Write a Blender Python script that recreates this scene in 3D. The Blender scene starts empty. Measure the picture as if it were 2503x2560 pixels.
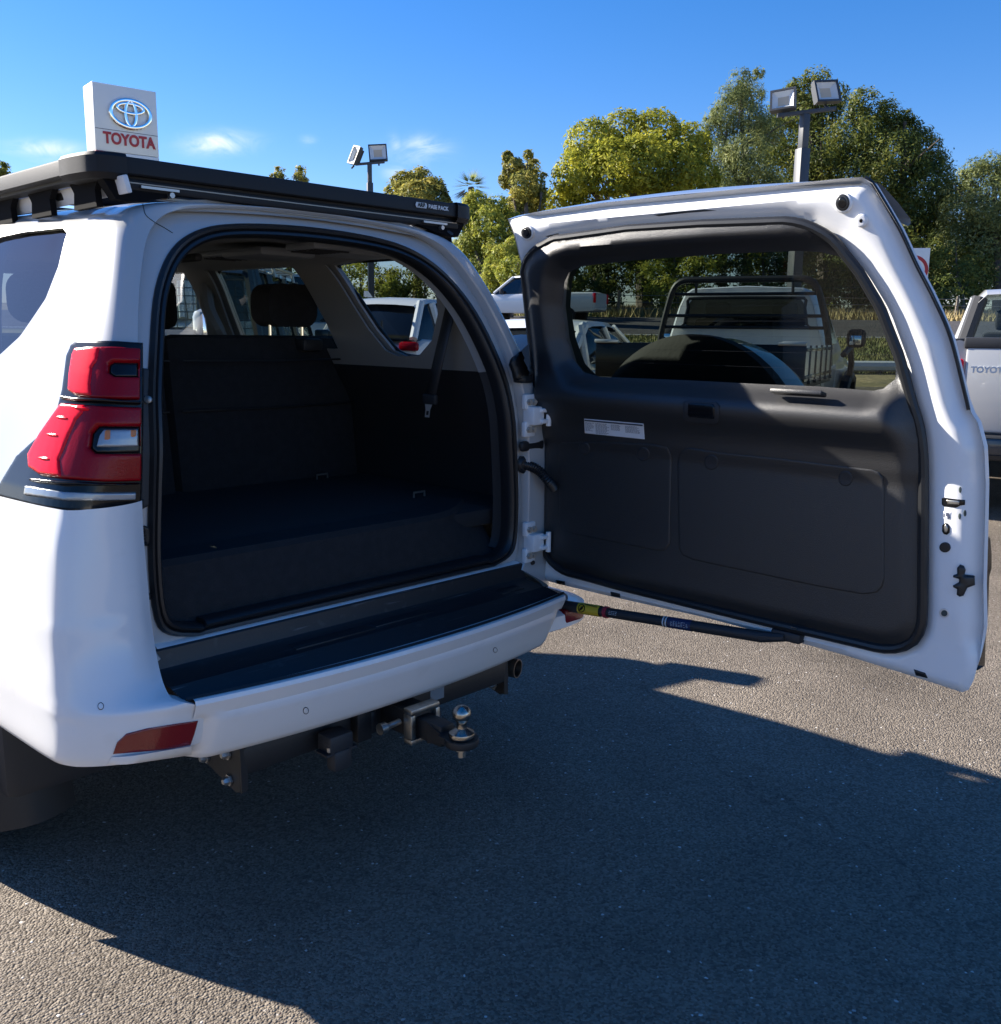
import bpy, bmesh, math, random
import numpy as np
from mathutils import Vector, Matrix
from mathutils.bvhtree import BVHTree
from mathutils.geometry import delaunay_2d_cdt
random.seed(7); rng = np.random.default_rng(7)
scene = bpy.context.scene
COL = scene.collection

# ---------------------------------------------------------------- camera
PW, PH = 2503.0, 2560.0
CF = 0.958*1900*PW/1904.0           # focal length in photo pixels
TH, RO, YA = 0.1833, 0.0119, 0.8069 # pitch down, roll, heading
CP = Vector((-1.66, -2.127, 1.504))
_fw = Vector((math.sin(YA), math.cos(YA), 0)); _r = Vector((math.cos(YA), -math.sin(YA), 0))
CD = _fw*math.cos(TH) + Vector((0, 0, -math.sin(TH))); _u = _r.cross(CD)
CR = _r*math.cos(RO) + _u*math.sin(RO); CU = _u*math.cos(RO) - _r*math.sin(RO)
cam = bpy.data.cameras.new('camera'); camo = bpy.data.objects.new('camera', cam); COL.objects.link(camo)
cam.sensor_fit = 'VERTICAL'; cam.sensor_height = 36.0; cam.lens = 36.0*CF/PH
cam.clip_start = 0.05; cam.clip_end = 3000
camo.matrix_world = Matrix(((CR.x, CU.x, -CD.x, CP.x), (CR.y, CU.y, -CD.y, CP.y), (CR.z, CU.z, -CD.z, CP.z), (0, 0, 0, 1)))
scene.camera = camo

# ---------------------------------------------------------------- light
SUN = Vector((-0.62, 1.755, 1.0)).normalized()   # towards the sun
ELEV = math.asin(SUN.z); AZ = math.atan2(SUN.x, SUN.y)
sun = bpy.data.lights.new('sun', 'SUN'); suno = bpy.data.objects.new('sun', sun); COL.objects.link(suno)
sun.energy = 5.0; sun.angle = math.radians(0.55); sun.color = (1.0, 0.93, 0.83)
suno.rotation_euler = SUN.to_track_quat('Z', 'Y').to_euler()
world = bpy.data.worlds.new('World'); scene.world = world; world.use_nodes = True
wn = world.node_tree.nodes; wl = world.node_tree.links
bg = wn['Background']; bg.inputs['Strength'].default_value = 0.058
sky = wn.new('ShaderNodeTexSky'); sky.sky_type = 'NISHITA'; sky.sun_disc = False
sky.sun_elevation = ELEV; sky.sun_rotation = AZ
sky.air_density = 1.0; sky.dust_density = 0.15; sky.ozone_density = 3.5; sky.altitude = 50
scene.view_settings.view_transform = 'Standard'; scene.view_settings.look = 'None'
scene.view_settings.exposure = 1.50; scene.view_settings.gamma = 1.0
scene.render.resolution_x = 1001; scene.render.resolution_y = 1024

def ray(X, Y): return CR*(X-PW/2) + CU*(PH/2-Y) + CD*CF

# sky colour with a few wisps of cloud low above the trees
def sky_nodes():
    L = wl.new; tc = wn.new('ShaderNodeTexCoord'); cur = sky.outputs[0]
    hs = wn.new('ShaderNodeHueSaturation'); hs.inputs['Saturation'].default_value = 1.34; hs.inputs['Value'].default_value = 1.12; L(cur, hs.inputs['Color']); tn = wn.new('ShaderNodeMix'); tn.data_type = 'RGBA'; tn.blend_type = 'MULTIPLY'; tn.inputs[0].default_value = 1; tn.inputs[7].default_value = (.96, .86, 1.04, 1); L(hs.outputs[0], tn.inputs[6]); cur = tn.outputs[2]
    def math_(op, a, b=None):
        m = wn.new('ShaderNodeMath'); m.operation = op
        for k, q in enumerate((a, b)):
            if q is None: continue
            if isinstance(q, (int, float)): m.inputs[k].default_value = q
            else: L(q, m.inputs[k])
        return m.outputs[0]
    def dot(v):
        m = wn.new('ShaderNodeVectorMath'); m.operation = 'DOT_PRODUCT'; L(tc.outputs['Generated'], m.inputs[0]); m.inputs[1].default_value = tuple(v); return m.outputs['Value']
    n = wn.new('ShaderNodeTexNoise'); n.inputs['Scale'].default_value = 22; n.inputs['Detail'].default_value = 7; n.inputs['Roughness'].default_value = .62; n.inputs['Distortion'].default_value = .8
    mp = wn.new('ShaderNodeMapping'); mp.inputs['Scale'].default_value = (1, 1, 2.4); L(tc.outputs['Generated'], mp.inputs['Vector']); L(mp.outputs[0], n.inputs['Vector'])
    tot = None
    for X, Y, a, b, s_, tl_ in ((112, 372, 62, 15, .75, -.02), (545, 358, 66, 20, .95, .05), (1066, 366, 48, 20, .55, -.05), (1035, 385, 70, 24, .28, 0), (990, 362, 14, 22, .30, .3), (990, 432, 26, 16, .45, 0), (770, 352, 16, 10, .25, 0), (130, 400, 50, 18, .25, .1)):
        d = ray(X, Y).normalized(); r_ = (CR-d*CR.dot(d)).normalized(); u_ = r_.cross(d); r2 = r_*math.cos(tl_)+u_*math.sin(tl_); u2 = u_*math.cos(tl_)-r_*math.sin(tl_)
        e = math_('ADD', math_('POWER', math_('ABSOLUTE', math_('DIVIDE', dot(r2), a/CF)), 2.0), math_('POWER', math_('ABSOLUTE', math_('DIVIDE', dot(u2), b/CF)), 2.0))
        g_ = math_('MULTIPLY', math_('MULTIPLY', math_('POWER', 2.718, math_('MULTIPLY', e, -1.0)), s_), math_('GREATER_THAN', dot(d), .5))
        tot = g_ if tot is None else math_('MAXIMUM', tot, g_)
    mr = wn.new('ShaderNodeMapRange'); mr.inputs[1].default_value = .33; mr.inputs[2].default_value = .72; L(n.outputs['Fac'], mr.inputs[0])
    fac = math_('MINIMUM', math_('MULTIPLY', math_('MULTIPLY', tot, mr.outputs[0]), 1.35), .95)
    mx = wn.new('ShaderNodeMix'); mx.data_type = 'RGBA'; L(fac, mx.inputs[0]); L(cur, mx.inputs[6]); mx.inputs[7].default_value = (*CLOUD, 1)
    L(mx.outputs[2], bg.inputs[0])
CLOUD = (6.5, 7.2, 8.2)
sky_nodes()

# ---------------------------------------------------------------- helpers
def at(X, Y, depth): return CP + ray(X, Y)*(depth/CF)
def onp(X, Y, ax, val):
    v = ray(X, Y); i = 'xyz'.index(ax); return CP + v*((val-CP[i])/v[i])
def onf(X, Y, fn, it=8):            # point where the sight line meets x = fn(z)
    x = fn(1.2)
    for _ in range(it):
        p = onp(X, Y, 'x', x); x = fn(p.z)
    return onp(X, Y, 'x', x)
def zc(x0, y0, x1, y1, L, w=1904.0):  # zoomed-crop coordinates to photo pixels
    k = (x1-x0)/w; return [(x0+a*k, y0+b*k) for a, b in L]

def tag(o, label=None, cat=None, group=None, kind=None):
    if label: o['label'] = label
    if cat: o['category'] = cat
    if group: o['group'] = group
    if kind: o['kind'] = kind
    return o
def empty(name, loc=(0, 0, 0), rz=0, label=None, cat=None, group=None):
    o = bpy.data.objects.new(name, None); COL.objects.link(o); o.location = loc; o.rotation_euler = (0, 0, rz)
    o.empty_display_size = .1
    return tag(o, label, cat, group)
def link(name, me, mat, parent=None, smooth=True):
    o = bpy.data.objects.new(name, me); COL.objects.link(o)
    if mat is not None:
        for m in (mat if isinstance(mat, (list, tuple)) else [mat]): me.materials.append(m)
    if smooth:
        me.polygons.foreach_set('use_smooth', [True]*len(me.polygons))
        try: me.set_sharp_from_angle(angle=math.radians(smooth if smooth is not True else 35))
        except Exception: pass
    if parent is not None: o.parent = parent
    return o

class MB:
    def __init__(s): s.v = []; s.f = []
    def add(s, vs, fs):
        n = len(s.v); s.v += [tuple(v) for v in vs]; s.f += [tuple(i+n for i in f) for f in fs]; return s
    def box(s, c, d, M=None, bev=0):
        bm = bmesh.new(); bmesh.ops.create_cube(bm, size=1)
        bmesh.ops.scale(bm, vec=Vector(d), verts=bm.verts)
        if bev: bmesh.ops.bevel(bm, geom=list(bm.edges), offset=bev, segments=2, affect='EDGES', profile=.5)
        T = Matrix.Translation(Vector(c)) @ (M.to_4x4() if M is not None else Matrix.Identity(4))
        bm.transform(T); return s.bm(bm)
    def bm(s, bm):
        bm.verts.index_update(); s.add([v.co[:] for v in bm.verts], [[v.index for v in f.verts] for f in bm.faces]); bm.free(); return s
    def tube(s, pts, r, n=10, closed=False, cap=True, flat=1.0, up=None):
        pts = [Vector(p) for p in pts]; m = len(pts); rs = r if isinstance(r, (list, tuple)) else [r]*m
        ring = []; prev = None
        for i, p in enumerate(pts):
            a = pts[(i-1) % m] if (closed or i > 0) else p; b = pts[(i+1) % m] if (closed or i < m-1) else p
            t = (b-a); t = t.normalized() if t.length > 1e-9 else Vector((0, 0, 1))
            if up is not None: n1 = Vector(up) - t*t.dot(Vector(up))
            elif prev is None:
                h = Vector((0, 0, 1)) if abs(t.z) < .9 else Vector((1, 0, 0)); n1 = h - t*t.dot(h)
            else: n1 = prev - t*t.dot(prev)
            n1.normalize(); prev = n1; n2 = t.cross(n1)
            ring.append([p + n1*math.cos(2*math.pi*k/n)*rs[i]*flat + n2*math.sin(2*math.pi*k/n)*rs[i] for k in range(n)])
        vs = [q for R in ring for q in R]; fs = []
        for i in range(m if closed else m-1):
            j = (i+1) % m
            for k in range(n): fs.append((i*n+k, i*n+(k+1) % n, j*n+(k+1) % n, j*n+k))
        if cap and not closed: fs.append(tuple(range(n))[::-1]); fs.append(tuple((m-1)*n+k for k in range(n)))
        return s.add(vs, fs)
    def cyl(s, a, b, r, n=16): return s.tube([a, b], r, n)
    def lathe(s, prof, c, axis=(0, 0, 1), n=24):   # prof: (radius, height)
        ax = Vector(axis).normalized(); h = Vector((1, 0, 0)) if abs(ax.x) < .9 else Vector((0, 1, 0))
        u = (h - ax*ax.dot(h)).normalized(); w = ax.cross(u); c = Vector(c)
        vs = [c + ax*z + (u*math.cos(2*math.pi*k/n) + w*math.sin(2*math.pi*k/n))*r for r, z in prof for k in range(n)]; fs = []
        for i in range(len(prof)-1):
            for k in range(n): fs.append((i*n+k, i*n+(k+1) % n, (i+1)*n+(k+1) % n, (i+1)*n+k))
        fs.append(tuple(range(n))[::-1]); fs.append(tuple((len(prof)-1)*n+k for k in range(n)))
        return s.add(vs, fs)
    def grid(s, rows, closed=False):
        n = len(rows[0]); vs = [p for R in rows for p in R]; fs = []
        for i in range(len(rows)-1):
            for k in range(n if closed else n-1): fs.append((i*n+k, i*n+(k+1) % n, (i+1)*n+(k+1) % n, (i+1)*n+k))
        return s.add(vs, fs)
    def prism(s, poly, a, b):    # poly of Vectors, swept from +a to +b (Vectors)
        n = len(poly); a = Vector(a); b = Vector(b)
        vs = [Vector(p)+a for p in poly] + [Vector(p)+b for p in poly]
        fs = [tuple(range(n))[::-1], tuple(range(n, 2*n))] + [(k, (k+1) % n, n+(k+1) % n, n+k) for k in range(n)]
        return s.add(vs, fs)
    def mesh(s, name='mesh'):
        me = bpy.data.meshes.new(name); me.from_pydata([tuple(v) for v in s.v], [], s.f); me.update()
        bm = bmesh.new(); bm.from_mesh(me); bmesh.ops.recalc_face_normals(bm, faces=bm.faces); bm.to_mesh(me); bm.free(); return me
    def build(s, name, mat, parent=None, smooth=True):
        return link(name, s.mesh(name), mat, parent, smooth)

def curve(pts, n, closed=False):     # Catmull-Rom through points, n samples evenly by length
    P = np.array([tuple(p) for p in pts], float)
    if closed: P = np.vstack([P[-1], P, P[0], P[1]])
    else: P = np.vstack([2*P[0]-P[1], P, 2*P[-1]-P[-2]])
    out = []
    for i in range(1, len(P)-2):
        for t in np.linspace(0, 1, 12, endpoint=False):
            p0, p1, p2, p3 = P[i-1:i+3]
            out.append(.5*((2*p1)+(-p0+p2)*t+(2*p0-5*p1+4*p2-p3)*t*t+(-p0+3*p1-3*p2+p3)*t**3))
    if not closed: out.append(P[-2])
    else: out.append(out[0])
    out = np.array(out); d = np.r_[0, np.cumsum(np.linalg.norm(np.diff(out, axis=0), axis=1))]
    s = np.linspace(0, d[-1], n+1 if closed else n); s = s[:-1] if closed else s
    return np.array([[np.interp(x, d, out[:, k]) for k in range(P.shape[1])] for x in s])
def dens(poly, step):
    out = []; n = len(poly)
    for i in range(n):
        a = np.array(poly[i], float); b = np.array(poly[(i+1) % n], float); m = max(1, int(np.linalg.norm(b-a)/step))
        out += [a+(b-a)*k/m for k in range(m)]
    return np.array(out)
def inside(pts, poly):
    x, y = pts[:, 0], pts[:, 1]; r = np.zeros(len(pts), bool); n = len(poly); j = n-1
    for i in range(n):
        xi, yi = poly[i]; xj, yj = poly[j]
        with np.errstate(divide='ignore', invalid='ignore'):
            c = ((yi > y) != (yj > y)) & (x < (xj-xi)*(y-yi)/(yj-yi+1e-15)+xi)
        r ^= c; j = i
    return r
def dist(pts, poly):
    d = np.full(len(pts), 1e9); n = len(poly)
    for i in range(n):
        a = poly[i]; b = poly[(i+1) % n]; ab = b-a; L = ab@ab+1e-18
        t = np.clip(((pts-a)@ab)/L, 0, 1); d = np.minimum(d, np.linalg.norm(pts-(a+t[:, None]*ab), axis=1))
    return d
def patch(outer, holes, step, fn, face=None, extra=None):
    """triangulated sheet over a 2-D outline; fn(u, v, d_outer, d_hole) -> Vector; returns MB"""
    O = dens(outer, step); H = [dens(h, step) for h in holes]
    lo = O.min(0); hi = O.max(0)
    gx, gy = np.meshgrid(np.arange(lo[0]+step/2, hi[0], step), np.arange(lo[1]+step/2, hi[1], step))
    gx = gx + (np.arange(gx.shape[0]) % 2)[:, None]*step*.5
    G = np.c_[gx.ravel(), gy.ravel()]
    k = inside(G, O) & (dist(G, O) > step*.45)
    for h in H: k &= ~inside(G, h) & (dist(G, h) > step*.45)
    G = G[k]
    if extra is not None and len(extra):
        k = inside(extra, O)
        for h in H: k &= ~inside(extra, h)
        G = np.vstack([G, extra[k]])
    V = [Vector(p) for p in O]; E = [(i, (i+1) % len(O)) for i in range(len(O))]
    for h in H:
        n = len(V); V += [Vector(p) for p in h]; E += [(n+i, n+(i+1) % len(h)) for i in range(len(h))]
    V += [Vector(p) for p in G]
    rv, re, rf, *_ = delaunay_2d_cdt(V, E, [], 0, 1e-6)
    A = np.array([tuple(p) for p in rv]); F = [f for f in rf]
    C = np.array([A[list(f)].mean(0) for f in F]); kk = inside(C, O)
    for h in H: kk &= ~inside(C, h)
    F = [f for f, q in zip(F, kk) if q]
    do = dist(A, O); dh = np.min([dist(A, h) for h in H], axis=0) if H else np.full(len(A), 1e9)
    P = [fn(A[i][0], A[i][1], do[i], dh[i]) for i in range(len(A))]
    if face is not None and F:
        f = F[len(F)//2]; n = (P[f[1]]-P[f[0]]).cross(P[f[2]]-P[f[0]])
        if n.dot(Vector(face)) < 0: F = [tuple(reversed(f)) for f in F]
    m = MB(); m.v = [tuple(p) for p in P]; m.f = [tuple(f) for f in F]; m.uv = A; return m
def raw(m, name, mat, parent=None, smooth=60):   # keep the winding as given
    me = bpy.data.meshes.new(name); me.from_pydata(m.v, [], m.f); me.update(); return link(name, me, mat, parent, smooth)
def sm(x): x = max(0.0, min(1.0, x)); return x*x*(3-2*x)
def evalmesh(o):
    bpy.context.view_layer.update()
    dg = bpy.context.evaluated_depsgraph_get(); me = bpy.data.meshes.new_from_object(o.evaluated_get(dg)); return me
def text(name, s, size, mat, M, parent=None, ext=.01, bold=0.0, sx=1.0):
    c = bpy.data.curves.new(name, 'FONT'); c.body = s; c.size = size; c.extrude = ext; c.offset = bold; c.align_x = 'CENTER'; c.align_y = 'CENTER'
    t = bpy.data.objects.new('tmp', c); COL.objects.link(t); me = evalmesh(t); bpy.data.objects.remove(t)
    me.transform(M.to_4x4() @ Matrix.Diagonal((sx, 1, 1, 1))); me.materials.clear()
    return link(name, me, mat, parent, smooth=False)
def frame(o, x, y): # matrix with origin o, local x, local y (writing direction, up)
    x = Vector(x).normalized(); y = (Vector(y)-x*x.dot(Vector(y))).normalized(); z = x.cross(y)
    return Matrix(((x.x, y.x, z.x, o[0]), (x.y, y.y, z.y, o[1]), (x.z, y.z, z.z, o[2]), (0, 0, 0, 1)))

# ---------------------------------------------------------------- materials
def mat(name, col=(.5, .5, .5), rough=.5, metal=0, spec=.5, coat=0, bump=None, noise=None, trans=None):
    m = bpy.data.materials.new(name); m.use_nodes = True; nt = m.node_tree; b = nt.nodes['Principled BSDF']
    b.inputs['Base Color'].default_value = (*col, 1); b.inputs['Roughness'].default_value = rough
    b.inputs['Metallic'].default_value = metal; b.inputs['Specular IOR Level'].default_value = spec
    if coat: b.inputs['Coat Weight'].default_value = coat; b.inputs['Coat Roughness'].default_value = .03
    tc = nt.nodes.new('ShaderNodeTexCoord')
    if noise:      # (scale, second colour, contrast low, high)
        n = nt.nodes.new('ShaderNodeTexNoise'); n.inputs['Scale'].default_value = noise[0]; n.inputs['Detail'].default_value = 6
        r = nt.nodes.new('ShaderNodeMapRange'); r.inputs[1].default_value = noise[2]; r.inputs[2].default_value = noise[3]
        x = nt.nodes.new('ShaderNodeMix'); x.data_type = 'RGBA'; x.inputs[6].default_value = (*col, 1); x.inputs[7].default_value = (*noise[1], 1)
        nt.links.new(tc.outputs['Object'], n.inputs['Vector']); nt.links.new(n.outputs['Fac'], r.inputs[0])
        nt.links.new(r.outputs[0], x.inputs[0]); nt.links.new(x.outputs[2], b.inputs['Base Color'])
    if bump:       # (scale, strength, distance)
        n = nt.nodes.new('ShaderNodeTexNoise'); n.inputs['Scale'].default_value = bump[0]; n.inputs['Detail'].default_value = 4
        p = nt.nodes.new('ShaderNodeBump'); p.inputs['Strength'].default_value = bump[1]; p.inputs['Distance'].default_value = bump[2]
        nt.links.new(tc.outputs['Object'], n.inputs['Vector']); nt.links.new(n.outputs['Fac'], p.inputs['Height']); nt.links.new(p.outputs[0], b.inputs['Normal'])
    return m
def glass(name, tint, refl=1.0, rough=0.0, base=.04):
    m = bpy.data.materials.new(name); m.use_nodes = True; nt = m.node_tree; nt.nodes.remove(nt.nodes['Principled BSDF'])
    o = nt.nodes['Material Output']; t = nt.nodes.new('ShaderNodeBsdfTransparent'); t.inputs[0].default_value = (*tint, 1)
    g = nt.nodes.new('ShaderNodeBsdfGlossy'); g.inputs['Roughness'].default_value = rough
    lw = nt.nodes.new('ShaderNodeLayerWeight'); lw.inputs['Blend'].default_value = .5
    pw = nt.nodes.new('ShaderNodeMath'); pw.operation = 'POWER'; pw.inputs[1].default_value = 5; nt.links.new(lw.outputs['Facing'], pw.inputs[0])
    ma = nt.nodes.new('ShaderNodeMath'); ma.operation = 'MULTIPLY_ADD'; ma.inputs[1].default_value = 1-base; ma.inputs[2].default_value = base; nt.links.new(pw.outputs[0], ma.inputs[0])
    mx = nt.nodes.new('ShaderNodeMixShader'); nt.links.new(ma.outputs[0], mx.inputs[0])
    nt.links.new(t.outputs[0], mx.inputs[1]); nt.links.new(g.outputs[0], mx.inputs[2]); nt.links.new(mx.outputs[0], o.inputs[0]); return m
# ---------------------------------------------------------------- named materials
M = {}
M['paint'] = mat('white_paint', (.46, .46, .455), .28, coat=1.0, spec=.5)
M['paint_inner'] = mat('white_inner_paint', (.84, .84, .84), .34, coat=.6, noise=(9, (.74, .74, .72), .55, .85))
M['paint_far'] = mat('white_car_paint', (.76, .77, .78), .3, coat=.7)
M['bumper'] = mat('white_bumper_plastic', (.78, .78, .78), .36, coat=.5, noise=(14, (.70, .70, .69), .6, .9))
M['black'] = mat('black_plastic', (.024, .025, .028), .55, bump=(900, .25, .001))
M['trim'] = mat('black_door_trim', (.020, .020, .021), .45, spec=.75, bump=(420, .55, .0015))
M['pad'] = mat('black_step_pad', (.018, .019, .021), .45, bump=(120, .3, .002), noise=(30, (.05, .05, .052), .62, .8))
def streaks(m):      # pale scuffs along the step pad
    nt = m.node_tree; b = nt.nodes['Principled BSDF']; tc = nt.nodes.new('ShaderNodeTexCoord'); mp = nt.nodes.new('ShaderNodeMapping'); mp.inputs['Scale'].default_value = (4, 150, 1); mp.inputs['Rotation'].default_value = (0, 0, .04)
    n = nt.nodes.new('ShaderNodeTexNoise'); n.inputs['Scale'].default_value = 1.0; n.inputs['Detail'].default_value = 5; r = nt.nodes.new('ShaderNodeMapRange'); r.inputs[1].default_value = .66; r.inputs[2].default_value = .78
    x = nt.nodes.new('ShaderNodeMix'); x.data_type = 'RGBA'; x.inputs[7].default_value = (.16, .16, .165, 1); src = b.inputs['Base Color'].links[0].from_socket
    L = nt.links.new; L(tc.outputs['Object'], mp.inputs['Vector']); L(mp.outputs[0], n.inputs['Vector']); L(n.outputs['Fac'], r.inputs[0]); L(r.outputs[0], x.inputs[0]); L(src, x.inputs[6]); L(x.outputs[2], b.inputs['Base Color'])
streaks(M['pad'])
M['rubber'] = mat('black_rubber', (.014, .015, .017), .38, bump=(200, .15, .001))
M['tyre'] = mat('tyre_rubber', (.02, .02, .02), .8, bump=(60, .3, .004))
M['carpet'] = mat('dark_carpet', (.022, .0225, .025), .95, bump=(500, .6, .002))
M['cloth'] = mat('black_seat_cloth', (.015, .0155, .0175), .95, bump=(260, .8, .004), noise=(38, (.020, .0205, .023), .4, .65))
M['lining'] = mat('grey_headlining', (.28, .285, .285), .95, bump=(500, .3, .001))
M['pillar'] = mat('grey_pillar_plastic', (.27, .285, .30), .6, bump=(500, .2, .001))
M['rack'] = mat('black_powder_coat', (.012, .012, .013), .55, spec=.3, bump=(700, .3, .0006))
M['matt'] = mat('matt_black', (.008, .008, .009), .9, spec=.1)
M['alu'] = mat('pale_aluminium', (.72, .70, .67), .35, metal=.6)
M['chrome'] = mat('chrome', (.86, .87, .88), .07, metal=1)
M['steel'] = mat('dull_zinc_steel', (.42, .41, .38), .38, metal=1, noise=(60, (.25, .22, .18), .5, .8))
M['bolt'] = mat('zinc_bolt', (.45, .44, .42), .4, metal=.9)
M['towbar'] = mat('black_towbar_paint', (.014, .014, .015), .5, bump=(80, .2, .002))
M['exhaust'] = mat('exhaust_steel', (.28, .24, .2), .45, metal=1)
M['gloss_black'] = mat('gloss_black', (.007, .007, .008), .16, spec=.35)
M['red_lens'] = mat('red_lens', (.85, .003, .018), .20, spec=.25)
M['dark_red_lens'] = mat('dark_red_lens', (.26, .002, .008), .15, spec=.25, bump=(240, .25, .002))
M['reflector'] = mat('red_reflector', (.20, .010, .012), .2, coat=.7, bump=(260, .4, .002))
M['clear_lens'] = mat('clear_lens', (.30, .33, .36), .2, coat=.6, metal=.3)
M['amber'] = mat('amber_bulb', (.55, .18, .05), .3)
M['glass'] = glass('tinted_glass', (.23, .27, .235))
M['mid_glass'] = glass('grey_tinted_glass', (.40, .44, .43))
M['ball'] = mat('worn_ball_steel', (.42, .40, .37), .24, metal=1, noise=(90, (.30, .27, .22), .45, .7))
M['clear_glass'] = glass('clear_glass', (.62, .68, .66))
M['quarter_glass'] = glass('privacy_glass', (.20, .23, .24), base=.10)
M['dark_glass'] = mat('dark_car_glass', (.012, .015, .018), .05, spec=.6, coat=.3)
M['mirror'] = mat('mirror', (.9, .92, .95), .02, metal=1)
M['white_label'] = mat('white_label', (.75, .77, .80), .4)
M['ink'] = mat('label_ink', (.05, .06, .10), .5)
M['yellow'] = mat('yellow_label', (.62, .43, .03), .4)
M['red_band'] = mat('red_band', (.35, .03, .05), .4)
M['navy'] = mat('navy_label', (.02, .03, .09), .4)
M['silver_ink'] = mat('silver_print', (.6, .62, .64), .5)
M['hole'] = mat('grey_rubber_plug', (.05, .07, .07), .6)
M['sign_white'] = mat('sign_white', (.74, .75, .75), .4)
M['sign_red'] = mat('sign_red', (.40, .018, .022), .4)
M['pole'] = mat('dark_grey_pole', (.045, .05, .058), .5)
M['lamp_glass'] = mat('floodlight_reflector', (.66, .68, .68), .35)
M['led'] = mat('led_board', (.62, .50, .36), .5)
M['bark'] = mat('tree_bark', (.14, .11, .085), .9, bump=(8, .6, .05), noise=(3, (.06, .05, .04), .4, .7))
M['wood'] = mat('weathered_timber', (.20, .17, .13), .85, noise=(12, (.10, .085, .07), .4, .7))
M['dark_metal_paint'] = mat('dark_grey_car_paint', (.035, .042, .05), .25, coat=.8)

# ---------------------------------------------------------------- ground
TS = [-60, 4.5, 6, 7.3, 11, 15, 20, 26, 31, 40, 46, 56, 80, 200, 1500]
TZ = [0, 0, .025, .10, .25, .50, .68, 1.1, 1.5, 2.25, 2.45, 2.9, 3.6, 6, 30]
_ts = np.linspace(-60, 120, 1801); _tz = np.interp(_ts, TS, TZ); _k = np.hanning(15); _k /= _k.sum()
_tzs = np.convolve(np.pad(_tz, 7, mode='edge'), _k, 'valid')
def gz(x, y):
    s = (x-CP.x)*_fw.x + (y-CP.y)*_fw.y
    return float(np.interp(s, _ts, _tzs)) if s < 119 else float(np.interp(s, TS, TZ))
def loc(s, l):                         # s metres ahead of the photographer, l metres to the right
    p = CP + _fw*s + _r*l; return Vector((p.x, p.y, gz(p.x, p.y)))
def pxloc(X, depth):                   # ground point under photo column X at a distance
    return loc(depth, (X-PW/2)/CF*depth*1.0)
def strip(name, s0, s1, l0, l1, ds, dl, lift, m, kind='structure', wob=0):
    rows = []
    S = list(np.arange(s0, s1, ds))+[s1]; L = list(np.arange(l0, l1, dl))+[l1]
    for i, s in enumerate(S):
        R = []
        for l in L:
            ss = s + (math.sin(l*.9+s0)*.5+math.sin(l*2.3)*.3+math.sin(l*5.1)*.12)*wob if i in (0, len(S)-1) else s
            p = loc(ss, l); R.append((p.x, p.y, p.z+lift))
        rows.append(R)
    return tag(MB().grid(rows).build(name, m, None), kind=kind)

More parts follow.
